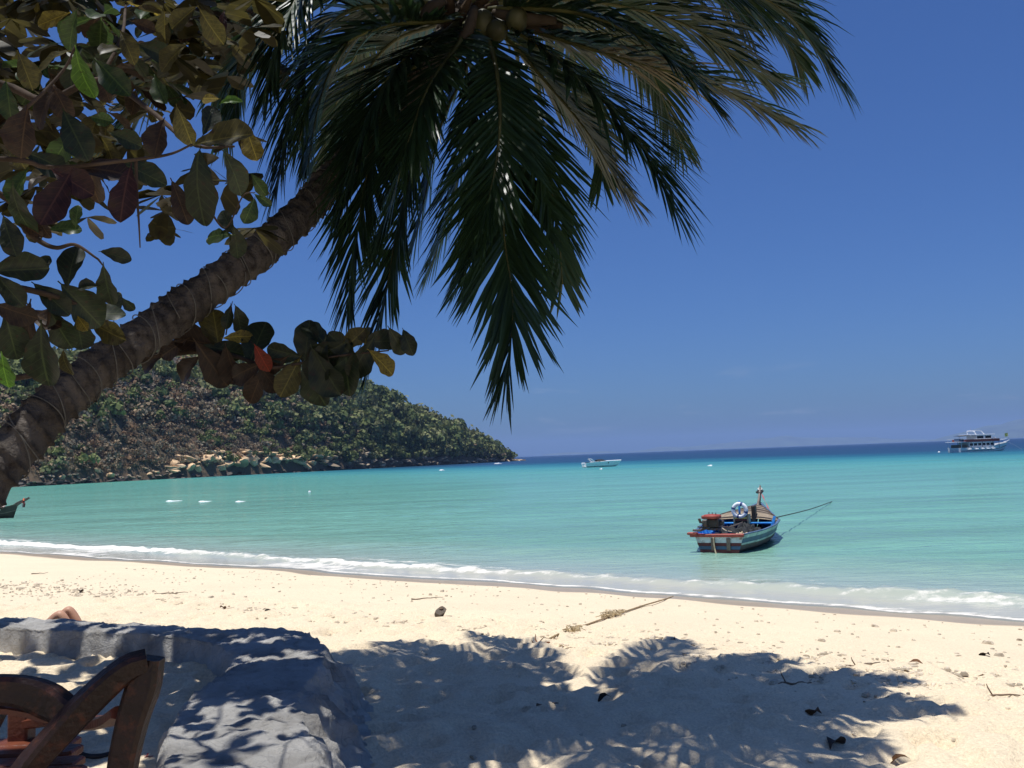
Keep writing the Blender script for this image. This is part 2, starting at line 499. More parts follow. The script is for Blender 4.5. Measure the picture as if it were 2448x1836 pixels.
# ---- sea: one sheet from the swash edge to the horizon
sxs = lay([(-120, -40, 4), (-40, -24, .6), (-24, 12, .11), (12, 30, .5), (30, 60, 3)])
sds = np.concatenate([np.arange(-.15, 6.5, .07), np.arange(6.5, 30, .3), np.geomspace(30, 15000, 90)])
SXX, DD = np.meshgrid(sxs, sds)
tx, ty = SH_C, -math.sqrt(1 - SH_C ** 2)          # along the shore (to the right), offshore normal
nx_, ny_ = -ty, tx
spread = np.where(DD > 30, (SXX + 5) / 45.0 * 2.6, (SXX + 5) / 45.0 * 2.6 * np.maximum(DD, 0) / 30.0)
WX = SXX + nx_ * DD + tx * spread * np.maximum(DD, 0) * np.where(DD > 30, 1, 1) * sstep(8, 400, DD)
WY = shore(SXX) + ny_ * DD + ty * spread * np.maximum(DD, 0) * sstep(8, 400, DD)
S_ = SXX / SH_C
# little shore break: a foamy ridge whose distance and height wander along the beach
cr = 1.75 + .45 * vnoise(S_ * .12, 1, 0, 61) + .18 * vnoise(S_ * .6, 4, 0, 62)
roll = np.exp(-((SXX + 4.5) / 5.5) ** 2)
hh = .085 + .06 * vnoise(S_ * .13, 7, 0, 63) + .06 * roll
prof = np.exp(-((DD - cr) / np.where(DD < cr, .22, .75)) ** 2)
lump = fbm(S_ * 3.0, DD * 3.0, 0, 64, 3)
WZ = .012 + hh * prof * (1 + .25 * lump) + .02 * prof * lump
WZ += .05 * np.exp(-((DD - 6.2 - .6 * vnoise(S_ * .1, 9, 0, 65)) / .9) ** 2) + .04 * np.exp(-((DD - 12 - 1.2 * vnoise(S_ * .07, 2, 0, 66)) / 1.4) ** 2)
WZ += sstep(1, 5, DD) * (1 - sstep(25, 60, DD)) * .02 * fbm(WX * .7, WY * 1.3, 0, 67, 3)
WZ = np.where(DD < .3, WZ * np.clip((DD + .15) / .45, 0, 1) + .012, WZ)
WZ[0, :] = -.04
WZ[DD > 60] = 0.0
foam_edge = np.exp(-((DD - .16 - .12 * vnoise(S_ * .9, 0, 0, 70)) / .13) ** 2) * .62
foam_wash = sstep(-.1, .15, DD) * (1 - sstep(cr - .3, cr + .1, DD)) * (.36 + .22 * vnoise(S_ * .25, DD * 1.2, 0, 72))
foam_crest = np.exp(-((DD - cr + .05) / .36) ** 2) * (.58 + .36 * vnoise(S_ * .09, 5, 0, 71) + .25 * roll)
foam_back = np.exp(-((DD - cr - 1.0) / 1.0) ** 2) * (.38 + .12 * vnoise(S_ * .2, 9, 0, 73))
foam = np.clip(np.maximum.reduce([foam_edge, foam_wash, foam_crest, foam_back]), 0, 1)
n1, n0 = SXX.shape
idx = np.arange(n1 * n0).reshape(n1, n0)
wq = np.stack([idx[:-1, :-1], idx[:-1, 1:], idx[1:, 1:], idx[1:, :-1]], -1).reshape(-1, 4)

def water_material():
    m, nt, N, L, b = new_mat('sea_water')
    b.inputs['IOR'].default_value = 1.33
    b.inputs['Specular IOR Level'].default_value = .3
    geo = N.new('ShaderNodeNewGeometry')
    def attr(n):
        a = N.new('ShaderNodeAttribute'); a.attribute_name = n; return a.outputs['Fac']
    def math_(op, a, bb=None, c=None):
        n = N.new('ShaderNodeMath'); n.operation = op
        for i, q in enumerate((a, bb, c)):
            if q is None: continue
            if isinstance(q, (int, float)): n.inputs[i].default_value = q
            else: L.new(q, n.inputs[i])
        return n.outputs[0]
    def maprange(v, a, bb, c=0.0, d=1.0, interp='SMOOTHSTEP'):
        n = N.new('ShaderNodeMapRange'); n.interpolation_type = interp
        L.new(v, n.inputs[0]); n.inputs[1].default_value = a; n.inputs[2].default_value = bb; n.inputs[3].default_value = c; n.inputs[4].default_value = d
        return n.outputs[0]
    def noise(vec, scale, det=4, rough=.55):
        n = N.new('ShaderNodeTexNoise'); n.inputs['Scale'].default_value = scale; n.inputs['Detail'].default_value = det; n.inputs['Roughness'].default_value = rough
        L.new(vec, n.inputs['Vector']); return n.outputs[0]
    def stretch(rot, sc):
        mp = N.new('ShaderNodeMapping'); mp.inputs['Rotation'].default_value = (0, 0, rot); mp.inputs['Scale'].default_value = sc
        L.new(geo.outputs['Position'], mp.inputs['Vector']); return mp.outputs[0]
    sa = math.acos(SH_C)
    sh = stretch(sa, (.35, 1, 1))
    off = attr('offshore')                       # metres out from the waterline
    big = noise(stretch(sa, (.25, 1, 1)), .035, 3)
    mid = noise(stretch(math.radians(18), (.3, 1, 1)), .16, 3)
    wob = math_('MULTIPLY_ADD', big, 150.0, -75.0)
    dep = math_('ADD', off, math_('MULTIPLY', wob, maprange(off, 60, 300)))
    dep = math_('ADD', dep, math_('MULTIPLY', math_('SUBTRACT', mid, .5), math_('MULTIPLY', off, .55)))
    lg = math_('LOGARITHM', math_('MAXIMUM', dep, .5), 10.0)
    rp = N.new('ShaderNodeValToRGB')
    L.new(maprange(lg, 0, 3.2, 0, 1, 'LINEAR'), rp.inputs[0])
    e = rp.color_ramp.elements
    def pos(d): return math.log10(d) / 3.2
    stops = [(1.0, (.44, .43, .35)), (3.4, (.30, .40, .325)), (8, (.19, .38, .285)), (45, (.145, .375, .28)), (120, (.10, .335, .27)), (175, (.05, .245, .25)), (225, (.014, .125, .175)), (300, (.010, .05, .105)), (900, (.011, .036, .092))]
    while len(e) < len(stops): e.new(.5)
    for k, (d, c) in enumerate(stops):
        e[k].position = pos(d); e[k].color = (*c, 1)
    # foam lace
    fo = attr('foam')
    cell = N.new('ShaderNodeTexVoronoi'); cell.inputs['Scale'].default_value = 5.5; cell.feature = 'SMOOTH_F1'
    L.new(sh, cell.inputs['Vector'])
    sh2 = stretch(sa, (.6, 1, 1))
    lace = math_('ADD', math_('MULTIPLY', noise(sh2, 3.2, 10, .78), .8), math_('MULTIPLY', cell.outputs['Distance'], .22))
    fm = maprange(math_('ADD', math_('MULTIPLY', fo, 1.0), lace), .88, 1.10)
    fm = math_('MULTIPLY', fm, maprange(fo, .02, .12))
    mixc = N.new('ShaderNodeMix'); mixc.data_type = 'RGBA'
    pat = N.new('ShaderNodeMix'); pat.data_type = 'RGBA'; pat.blend_type = 'MULTIPLY'; L.new(maprange(off, 3, 12), pat.inputs['Factor'])
    streak = math_('ADD', math_('MULTIPLY', mid, .6), math_('MULTIPLY', noise(stretch(math.radians(8), (.12, 1, 1)), .55, 5), .4))
    L.new(rp.outputs[0], pat.inputs['A']); L.new(maprange(streak, .36, .62, .82, 1.07), pat.inputs['B'])
    L.new(fm, mixc.inputs['Factor']); L.new(pat.outputs['Result'], mixc.inputs['A']); mixc.inputs['B'].default_value = (.78, .73, .63, 1)
    L.new(mixc.outputs['Result'], b.inputs['Base Color'])
    L.new(math_('ADD', math_('MULTIPLY', fm, .5), maprange(off, 5, 250, .12, .36)), b.inputs['Roughness'])
    # ripples
    bump_h = math_('ADD', noise(stretch(math.radians(12), (.45, 1, 1)), 2.6, 5, .6), math_('MULTIPLY', noise(stretch(math.radians(25), (.4, 1, 1)), .5, 4), 2.4))
    bp = N.new('ShaderNodeBump'); bp.inputs['Distance'].default_value = .2
    L.new(maprange(off, .3, 7, .12, .75), bp.inputs['Strength'])
    L.new(bump_h, bp.inputs['Height']); L.new(bp.outputs[0], b.inputs['Normal'])
    tr = N.new('ShaderNodeBsdfTransparent'); ms = N.new('ShaderNodeMixShader')
    al = math_('MAXIMUM', maprange(off, -.12, .4, .6, 1.0), fm)
    L.new(al, ms.inputs[0]); L.new(tr.outputs[0], ms.inputs[1]); L.new(b.outputs[0], ms.inputs[2])
    L.new(ms.outputs[0], N['Material Output'].inputs['Surface'])
    return m
WATER = water_material()
me = raw_mesh('sea', np.stack([WX, WY, WZ], -1).reshape(-1, 3), wq, WATER, True)
# offshore distance measured so that the colour bands follow the photograph's reef edge
offs = np.where(DD < 20, DD, 20 + (DD - 20))
reef = np.where(DD > 60, (WX + WY) * .80, 0)
offs = np.where(DD > 60, DD * (1 - sstep(60, 150, DD)) + np.maximum(reef, DD * .55) * sstep(60, 150, DD), offs)
fattr(me, 'offshore', offs)
fattr(me, 'foam', np.where(DD < 8, foam, 0))
tag(link('sea', me), kind='structure')

# ---- headland
HS = [(-900, 205), (-500, 208), (-200, 212), (0, 218), (130, 232), (300, 262), (450, 288), (600, 318), (750, 360), (900, 410), (1050, 475), (1150, 540), (1215, 590), (1250, 620)]   # (photo column, distance of the shore)
HR = [(-900, 90), (-500, 55), (-200, 48), (0, 40), (130, 42), (300, 46), (450, 47), (600, 47), (700, 44), (820, 39), (918, 34.5), (996, 26.5), (1062, 19.5), (1118, 15), (1162, 9), (1190, 4.6), (1217, 1.9), (1250, .6)]  # (column, terrain height)
hs_u = np.array([a for a, b in HS]); hs_y = np.array([b for a, b in HS])
hr_u = np.array([a for a, b in HR]); hr_h = np.array([b for a, b in HR])
def head_pt(u, t, detail=True):
    """t 0 at the waterline, 1 at the ridge, 2 down the far side"""
    u = np.asarray(u, float); t = np.asarray(t, float)
    ys = np.interp(u, hs_u, hs_y)
    h = np.interp(u, hr_u, hr_h)
    run = 8 + h * 1.75
    y = ys + run * t
    cx = (u - 1224.0) / F_PX
    x = cx * ys * (1 + run * t / ys * .75)
    zz = np.where(t < 1, h * (np.sin(np.clip(t, 0, 1) * math.pi / 2) ** .92), h * np.cos(np.clip(t - 1, 0, 1) * math.pi / 2))
    zz = zz - .6 * (1 - np.clip(t * 12, 0, 1))
    if detail:
        zz = zz + np.clip(t * 3, 0, 1) * np.clip(h / 20, 0, 1) * (2.6 * fbm(x * .02, y * .02, 0, 91, 3) + 1.0 * fbm(x * .08, y * .08, 0, 95, 2))
    return x, y, zz
hu = np.concatenate([np.arange(-900, -100, 40), np.arange(-100, 1251, 9)])
ht = np.concatenate([np.linspace(0, .2, 12, endpoint=False), np.linspace(.2, 1.05, 34, endpoint=False), np.linspace(1.05, 2.0, 14)])
HU, HT = np.meshgrid(hu, ht)
hx, hy, hz = head_pt(HU, HT)
idx = np.arange(HU.size).reshape(HU.shape)
hq = np.stack([idx[:-1, :-1], idx[:-1, 1:], idx[1:, 1:], idx[1:, :-1]], -1).reshape(-1, 4)
HEAD = mat('headland_soil', (.15, .10, .062), .95, .3, .06, .6, .5, .1, col2=(.10, .08, .05))
tag(link('headland', raw_mesh('headland', np.stack([hx, hy, hz], -1).reshape(-1, 3), hq, HEAD, True)), kind='structure')

# ---- wood on the headland: leafy clumps, one mass
def clump(n, rng, lean=0.0):
    """n leaf quads on a lumpy crown of radius 1, base at z 0"""
    lobes = [(rng.normal(0, .42), rng.normal(0, .42), rng.uniform(.45, 1.15), rng.uniform(.42, .68)) for _ in range(6)]
    V = np.zeros((n * 4, 3)); 
    for k in range(n):
        lx, ly, lz, lr = lobes[rng.integers(0, 6)]
        d = rng.normal(size=3); d[2] = abs(d[2]) * 1.0 - .25; d /= np.linalg.norm(d)
        c = np.array([lx, ly, lz]) + d * lr * rng.uniform(.75, 1.08)
        nrm = d + rng.normal(size=3) * .45; nrm /= np.linalg.norm(nrm)
        a = np.cross(nrm, rng.normal(size=3)); a /= np.linalg.norm(a); b = np.cross(nrm, a)
        s = rng.uniform(.10, .20)
        for q, (i, j) in enumerate(((-1, -.7), (1, -.8), (.8, .8), (-.7, 1))):
            V[k * 4 + q] = c + a * s * i + b * s * j
    return V
crng = np.random.default_rng(3)
CL = [clump(130, crng) for _ in range(9)]
FOREST = leaf_mat('hill_foliage', (1, 1, 1), (.62, .62, .62), .18, .75, .1, 0, .25, attr='tint')
fv, ft_ = [], []
greens = [(.185, .215, .075), (.14, .175, .060), (.225, .245, .09), (.11, .145, .055), (.245, .25, .11)]
dry = [(.37, .27, .17), (.30, .24, .155), (.40, .29, .18), (.29, .245, .175), (.30, .19, .11)]
cnt = 0
while cnt < 3900:
    u = crng.uniform(-420, 1238); t = crng.uniform(.04, 1.12) if cnt % 3 else crng.uniform(.04, .35)
    x, y, z = [float(q) for q in head_pt(u, t)]
    h = float(np.interp(u, hr_u, hr_h))
    if z < (2.2 if u < 1150 else 1.2) + 1.5 * crng.uniform() + (1.8 * math.exp(-((u - 590) / 120) ** 2)): continue
    # the lower left slope is dry scrub, the right end is dense green
    dryness = .15 + .5 * float(sstep(.55, .12, t)) * float(sstep(900, 350, u)) + .28 * float(vnoise(x * .018, y * .018, 0, 50)) + .16 * float(sstep(1000, 500, u))
    isdry = crng.uniform() < dryness
    r = crng.uniform(1.4, 4.3) * (1.0 if not isdry else .72) * (1 + .0009 * max(0, u - 500))
    if t < .22: r *= .66
    if u > 1100: r *= .8
    if u > 1180: r *= .75
    c = np.array(dry[crng.integers(0, 5)] if isdry else greens[crng.integers(0, 5)]) * crng.uniform(.85, 1.18)
    P = CL[crng.integers(0, 9)]
    if isdry: P = P.reshape(-1, 4, 3)[::2].reshape(-1, 3)
    a = crng.uniform(0, 6.28); ca, sa_ = math.cos(a), math.sin(a)
    Q = np.stack([P[:, 0] * ca - P[:, 1] * sa_, P[:, 0] * sa_ + P[:, 1] * ca, P[:, 2] * crng.uniform(.75, 1.25)], -1) * r
    fv.append(Q + np.array([x, y, z - .35 * r])); 
    sh_ = np.repeat(crng.uniform(.85, 1.15, len(P) // 4), 4)[:, None]
    ft_.append(np.tile(c, (len(P), 1)) * sh_)
    cnt += 1
FV = np.concatenate(fv); FC = np.concatenate(ft_)
me = raw_mesh('hillside_wood', FV, np.arange(len(FV)).reshape(-1, 4), FOREST)
cattr(me, 'tint', FC)
tag(link('hillside_wood', me), 'mixed green and dry brown wood covering the headland', 'wood', kind='stuff')

# single trees that stand out: taller crowns on the ridge and bare pale ones
CROWN = [leaf_mat('crown_dark', (.07, .10, .035), (.04, .06, .022), .2, .7, .1, .3, .8), leaf_mat('crown_olive', (.12, .135, .05), (.075, .09, .035), .2, .7, .1, .3, .8)]
BARKH = mat('hill_bark', (.17, .14, .11), .9, .3, 2)
PALEB = mat('pale_bark', (.34, .30, .25), .9, .2, 2)
crown_me = []
for k in range(4):
    V = clump(300, crng)
    for mm in CROWN:
        crown_me.append(raw_mesh('crown', V, np.arange(len(V)).reshape(-1, 4), mm))
tb = MB(); tb.tube([(0, 0, -.8), (.03, .02, .3), (0, .05, .7)], [.09, .07, .03], 6); trunk_me = tb.mesh('trunk', BARKH, True)
ridge = [(790, .98, 2.8, 2), (845, 1.0, 2.4, 0), (905, .97, 2.9, 1), (962, 1.0, 2.6, 4), (1012, .98, 3.0, 2), (1046, 1.02, 2.5, 6), (1078, .98, 3.3, 0), (1108, 1.0, 3.0, 4), (1140, .98, 2.9, 2), (1168, .95, 2.7, 0), (1186, .9, 2.3, 6), (1128, .6, 2.7, 1), (985, .6, 3.0, 0), (700, .45, 2.9, 4), (860, .32, 2.7, 3), (1092, .34, 3.1, 5), (1060, .75, 3.0, 6)]
for (u, t, r, k) in ridge:
    x, y, z = [float(q) for q in head_pt(u, t)]
    e = empty('ridge_tree', (x, y, z), u * .37)
    on_top = t > .85
    tag(e, 'rounded green tree on the skyline of the wooded headland' if on_top else 'rounded green tree on the slope of the wooded headland', 'tree', 'skyline trees of the headland' if on_top else 'slope trees of the headland')
    for m_, nme in ((crown_me[k], 'crown'), (trunk_me, 'trunk')):
        o = link(nme, m_, e); o.scale = (r, r, r * 1.05); o.location = (0, 0, .1)
def bare_tree(rng, h):
    b = MB()
    def br(p, d, l, r, lev):
        q = p + d * l
        b.tube([p, (p + q) / 2 + Vector((rng.uniform(-1, 1), rng.uniform(-1, 1), rng.uniform(-1, 1))) * l * .06, q], [r, r * .8, r * .55], 5)
        if lev == 0: return
        for _ in range(3 if lev > 1 else 4):
            nd = (d + Vector((rng.uniform(-1, 1), rng.uniform(-1, 1), rng.uniform(-.2, .7))) * .8).normalized()
            br(p + (q - p) * rng.uniform(.55, 1), nd, l * rng.uniform(.5, .72), r * .55, lev - 1)
    br(Vector((0, 0, -.5)), Vector((rng.uniform(-.1, .1), rng.uniform(-.1, .1), 1)).normalized(), h * .5, .17, 3)
    return b
brng = random.Random(4)
bare = [bare_tree(brng, 7.5).mesh('branches', PALEB) for _ in range(4)]
for k, (u, t) in enumerate([(905, 1.0), (640, 1.0), (555, .55), (610, .62), (700, .52), (715, .5), (520, .72), (380, .6), (820, .5), (905, .42), (760, .66), (450, .4), (860, .62), (330, .45)]):
    x, y, z = [float(q) for q in head_pt(u, t)]
    o = link('bare_tree', bare[k % 4]); o.location = (x, y, z); o.rotation_euler = (0, 0, k * 1.7); s = .8 + .05 * (k % 5); o.scale = (s, s, s)
    tag(o, 'leafless grey tree on the skyline above the wood' if t > .9 else 'leafless grey tree standing among the scrub of the hillside', 'tree', 'bare trees on the skyline' if t > .9 else 'bare trees on the hillside')

# ---- rocks along the foot of the headland
def rock_mesh(name, m, seed, sub=2, rough=.35):
    bm = bmesh.new(); bmesh.ops.create_icosphere(bm, subdivisions=sub, radius=1.0)
    P = np.array([v.co[:] for v in bm.verts])
    rr = np.random.default_rng(seed)
    for _ in range(12):                              # chop flat facets
        d = rr.normal(size=3); d /= np.linalg.norm(d); c = rr.uniform(.42, .75)
        s = P @ d; P = P - np.outer(np.maximum(s - c, 0), d)
    P = P * (1 + rough * .35 * fbm(P[:, 0] * 1.7 + seed, P[:, 1] * 1.7, P[:, 2] * 1.7, seed, 3)[:, None])
    for v, p in zip(bm.verts, P): v.co = p
    me = bpy.data.meshes.new(name); bm.to_mesh(me); bm.free(); me.materials.append(m)
    return me
R_PALE = mat('pale_rock', (.64, .44, .25), .9, .3, .9, .15, 3, .15, rand=.22, dirt=(.30, .22, .15))
R_TAN = mat('tan_rock', (.36, .28, .19), .9, .35, .9, .15, 3, .15, rand=.25, dirt=(.12, .10, .08))
R_WET = mat('wet_rock', (.055, .046, .036), .6, .4, 1.2, .1, 3, .3, rand=.3)
pale = [rock_mesh('pale_boulder', R_PALE, 10 + k) for k in range(5)]
tan = [rock_mesh('tan_boulder', R_TAN, 20 + k) for k in range(5)]
wet = [rock_mesh('wet_boulder', R_WET, 30 + k) for k in range(5)]
rrng = np.random.default_rng(17)
def put_rock(kind, u, t, sx, sz, dz):
    x, y, z = [float(q) for q in head_pt(u, t, False)]
    ms, nm, lb, gr = {'p': (pale, 'pale_boulder', 'whitish boulder at the foot of the wooded headland', 'pale boulders under the headland'),
                      't': (tan, 'tan_boulder', 'tan brown boulder on the rocky point of the headland', 'tan boulders of the point'),
                      'w': (wet, 'wet_boulder', 'dark wet boulder at the waterline of the headland', 'dark boulders at the waterline')}[kind]
    o = link(nm, ms[rrng.integers(0, 5)])
    o.location = (x, y, max(z, -.2) + dz); o.rotation_euler = (rrng.uniform(-.3, .3), rrng.uniform(-.3, .3), rrng.uniform(0, 6.28))
    o.scale = (sx * rrng.uniform(.8, 1.3), sx * rrng.uniform(.8, 1.2), sz * rrng.uniform(.8, 1.2))
    tag(o, lb, 'boulder', gr)
for u in np.linspace(395, 765, 62):
    hgt = 1.0 + 1.1 * math.exp(-((u - 590) / 130) ** 2)
    put_rock('p', u + rrng.uniform(-6, 6), rrng.uniform(.035, .085), rrng.uniform(1.8, 4.2), hgt * rrng.uniform(.6, 1.15), -.1)
for u in np.linspace(480, 720, 22):
    put_rock('p', u + rrng.uniform(-8, 8), rrng.uniform(.07, .11), rrng.uniform(2.2, 4.2), 1.1, -.5)
for u in (122, 140, 255, 300, 225, 338, 350, 370): put_rock('p', u, rrng.uniform(.02, .05), rrng.uniform(.9, 1.7), .8, .25)
for u in np.linspace(755, 1238, 78):
    put_rock('t', u + rrng.uniform(-5, 5), rrng.uniform(.02, .10), rrng.uniform(1.6, 4.2), rrng.uniform(.8, 1.7), 0)
for u in np.linspace(20, 400, 34): put_rock('t', u + rrng.uniform(-5, 5), rrng.uniform(.012, .04), rrng.uniform(.6, 1.2), .5, .1)
for u in np.linspace(20, 1245, 130):
    put_rock('w', u + rrng.uniform(-5, 5), rrng.uniform(-.012, .018), rrng.uniform(.8, 2.0) * (1 + u / 2000), rrng.uniform(.35, .75), 0)

# ---- far islands
ISLE = mat('island_slope', (.075, .095, .05), .95, .3, .004, 0)
def island(name, label, prof, y0, depth, seed):
    rows = []; us = [p[0] for p in prof]; es = [p[1] for p in prof]
    uu = np.linspace(us[0], us[-1], 70)
    k = np.interp(uu, us, es) 
    for j, t in enumerate(np.linspace(0, 1, 13)):
        yy = y0 + depth * t
        z = np.maximum(k, 0) / F_PX * y0 * math.sin(min(t * 1.3, 1) * math.pi / 2 if t < .77 else (1 - t) / .23 * math.pi / 2)
        z = z * (1 + .14 * fbm(uu * .02, t * 3, 0, seed, 3)) - (2 if t in (0.0, 1.0) else 0)
        rows.append([Vector(((a - 1224) / F_PX * y0 * (1 + .3 * depth / y0 * t), yy, max(float(b), -2.0))) for a, b in zip(uu, z)])
    b = MB(); b.grid(rows)
    tag(b.build(name, ISLE, None, True), label, 'island')
island('far_island', 'hazy blue island rising behind the double-decked tour boat', [(2290, 0), (2330, 6), (2360, 14), (2400, 22), (2450, 31), (2520, 44), (2620, 52), (2760, 40), (2900, 8), (2950, 0)], 9500, 1800, 3)
island('far_island', 'long faint island with several low humps on the open horizon', [(1490, 0), (1530, 4), (1580, 12), (1640, 9), (1700, 11), (1760, 18), (1830, 24), (1890, 27), (1950, 22), (2030, 17), (2110, 14), (2200, 8), (2290, 3), (2340, 0)], 13200, 900, 8)
island('far_island', 'tiny faint island on the horizon just off the rocky point', [(1280, 0), (1310, 4), (1350, 7), (1400, 5), (1440, 7), (1480, 2), (1500, 0)], 13400, 700, 12)

# ---- the air over the sea
hb = MB(); hb.box((0, 7300, 127), (34000, 16200, 262))
hm = bpy.data.materials.new('sea_haze'); hm.use_nodes = True
for n_ in list(hm.node_tree.nodes):
    if n_.type == 'BSDF_PRINCIPLED': hm.node_tree.nodes.remove(n_)
pv = hm.node_tree.nodes.new('ShaderNodeVolumePrincipled')
pv.inputs['Color'].default_value = (.40, .60, 1.0, 1)
pv.inputs['Density'].default_value = 0.00010
pv.inputs['Anisotropy'].default_value = 0.0
hm.node_tree.links.new(pv.outputs[0], hm.node_tree.nodes['Material Output'].inputs['Volume'])
HAZE = hb.build('haze', hm)
tag(HAZE, 'thin blue sea haze in the air over the bay', 'haze', kind='stuff')
# ================================================================== low wall, chair
def wall():
    n = 300
    ot = spline([p[:] for p in WOT], n); it = spline([p[:] for p in WIT], n)
    rows = []
    for i in range(n):
        o = Vector(ot[i]); q = Vector(it[i])
        ac = (o - q); ac.z = 0; w = ac.length; ac.normalize()
        near = sstep(.36, .56, i / (n - 1))
        batter = .08 + .40 * float(near)
        ob = o + ac * batter; ib = q - ac * .06
        zg_o = float(ground_base(np.array([ob.x + ac.x * .2]), np.array([ob.y + ac.y * .2]))[0]) - .22
        zo = WALL_TOP
        prof = []
        for t in np.linspace(0, .92, 16): prof.append(Vector((ob.x + (o.x - ob.x) * t, ob.y + (o.y - ob.y) * t, zg_o + (zo - .05 - zg_o) * t)))
        prof.append(Vector((o.x - ac.x * .01, o.y - ac.y * .01, zo - .045)))
        prof.append(Vector((o.x - ac.x * .035, o.y - ac.y * .035, zo - .012)))
        for t in np.linspace(.06, .94, 22): 
            p = o.lerp(q, t); prof.append(Vector((p.x, p.y, zo + .012 * math.sin(t * math.pi))))
        prof.append(Vector((q.x + ac.x * .035, q.y + ac.y * .035, zo - .012)))
        prof.append(Vector((q.x + ac.x * .008, q.y + ac.y * .008, zo - .05)))
        for t in (.3, .6, 1): prof.append(Vector((q.x + (ib.x - q.x) * t, q.y + (ib.y - q.y) * t, zo - .05 + (IN_Z - .2 - zo + .05) * t)))
        rows.append(prof)
    A = np.array([[p[:] for p in r] for r in rows])
    nrm = np.gradient(A, axis=0); nr2 = np.gradient(A, axis=1)
    N_ = np.cross(nrm, nr2); N_ /= (np.linalg.norm(N_, axis=2, keepdims=True) + 1e-9)
    # outward: flip if the top points down
    if N_[:, 24, 2].mean() < 0: N_ = -N_
    X, Y, Z = A[..., 0], A[..., 1], A[..., 2]
    amp = np.ones(A.shape[1]) * .022; amp[:17] = .055; amp[17:19] = .04
    ridge_ = 1 - np.abs(fbm(X * 4.6, Y * 4.6, Z * 4.6, 8, 4))
    dsp = amp[None, :] * fbm(X * 4, Y * 4, Z * 4, 3, 6) + .018 * fbm(X * 15, Y * 17, Z * 17, 13, 3) + (amp[None, :] > .04) * .085 * (ridge_ - .6)
    # the outer side is faced with rough stones: cells with sunken joints
    wr = np.random.default_rng(8); no = 17
    seeds = np.stack([wr.uniform(-4.5, 0, 420), wr.uniform(2.2, 9, 420), wr.uniform(.9, 1.7, 420)], -1)
    Q = A[:, :no].reshape(-1, 3); Q = Q + .05 * np.stack([vnoise(Q[:, 0] * 6, Q[:, 1] * 6, Q[:, 2] * 6, 70 + c) for c in range(3)], -1)
    D = np.sqrt(((Q[:, None, :] - seeds[None]) ** 2).sum(-1)); k2 = np.argpartition(D, 1, axis=1)[:, :2]
    d1, d2 = np.take_along_axis(D, k2, 1).T; lo_, hi_ = np.minimum(d1, d2), np.maximum(d1, d2)
    cell_h = wr.uniform(-.03, .04, 420)[np.argmin(D, axis=1)]
    st = cell_h - .05 * np.exp(-((hi_ - lo_) / .03) ** 2)
    dsp[:, :no] += st.reshape(n, no) * np.linspace(1, .5, no)[None, :]
    A = A + N_ * dsp[..., None]
    k = A.shape[1]
    idx = np.arange(n * k).reshape(n, k)
    q = np.stack([idx[:-1, :-1], idx[1:, :-1], idx[1:, 1:], idx[:-1, 1:]], -1).reshape(-1, 4)
    m, nt, N, L, b = new_mat('weathered_concrete')
    b.inputs['Roughness'].default_value = .9; b.inputs['Specular IOR Level'].default_value = .2
    geo = N.new('ShaderNodeNewGeometry')
    def noise(s, d=8, r=.65):
        z = N.new('ShaderNodeTexNoise'); z.inputs['Scale'].default_value = s; z.inputs['Detail'].default_value = d; z.inputs['Roughness'].default_value = r
        L.new(geo.outputs['Position'], z.inputs['Vector']); return z.outputs[0]
    rp = N.new('ShaderNodeValToRGB'); L.new(noise(2.3), rp.inputs[0])
    e = rp.color_ramp.elements; e[0].position = .32; e[0].color = (.30, .28, .25, 1); e[1].position = .68; e[1].color = (.68, .655, .60, 1)
    e2 = e.new(.5); e2.color = (.52, .50, .455, 1)
    vo = N.new('ShaderNodeTexVoronoi'); vo.feature = 'DISTANCE_TO_EDGE'; vo.inputs['Scale'].default_value = 3.1
    wv = N.new('ShaderNodeVectorMath'); wv.operation = 'ADD'
    nz = N.new('ShaderNodeTexNoise'); nz.inputs['Scale'].default_value = 2.5; L.new(geo.outputs['Position'], nz.inputs['Vector'])
    L.new(geo.outputs['Position'], wv.inputs[0]); L.new(nz.outputs['Color'], wv.inputs[1]); L.new(wv.outputs[0], vo.inputs['Vector'])
    cr_ = N.new('ShaderNodeMapRange'); cr_.inputs[1].default_value = 0; cr_.inputs[2].default_value = .01; cr_.inputs[3].default_value = .72; L.new(vo.outputs['Distance'], cr_.inputs[0])
    mu = N.new('ShaderNodeMix'); mu.data_type = 'RGBA'; mu.blend_type = 'MULTIPLY'; mu.inputs['Factor'].default_value = 1
    L.new(rp.outputs[0], mu.inputs['A']); L.new(cr_.outputs[0], mu.inputs['B']); L.new(mu.outputs['Result'], b.inputs['Base Color'])
    ad = N.new('ShaderNodeMath'); ad.operation = 'MULTIPLY_ADD'; ad.inputs[1].default_value = .5
    L.new(noise(38, 8, .75), ad.inputs[0]); L.new(noise(7), ad.inputs[2])
    bp = N.new('ShaderNodeBump'); bp.inputs['Distance'].default_value = .07; bp.inputs['Strength'].default_value = 1
    L.new(ad.outputs[0], bp.inputs['Height']); L.new(bp.outputs[0], b.inputs['Normal'])
    tag(link('concrete_wall', raw_mesh('concrete_wall', A.reshape(-1, 3), q, m, True)), 'low weathered grey concrete wall turning a corner on the sand', 'wall')
wall()

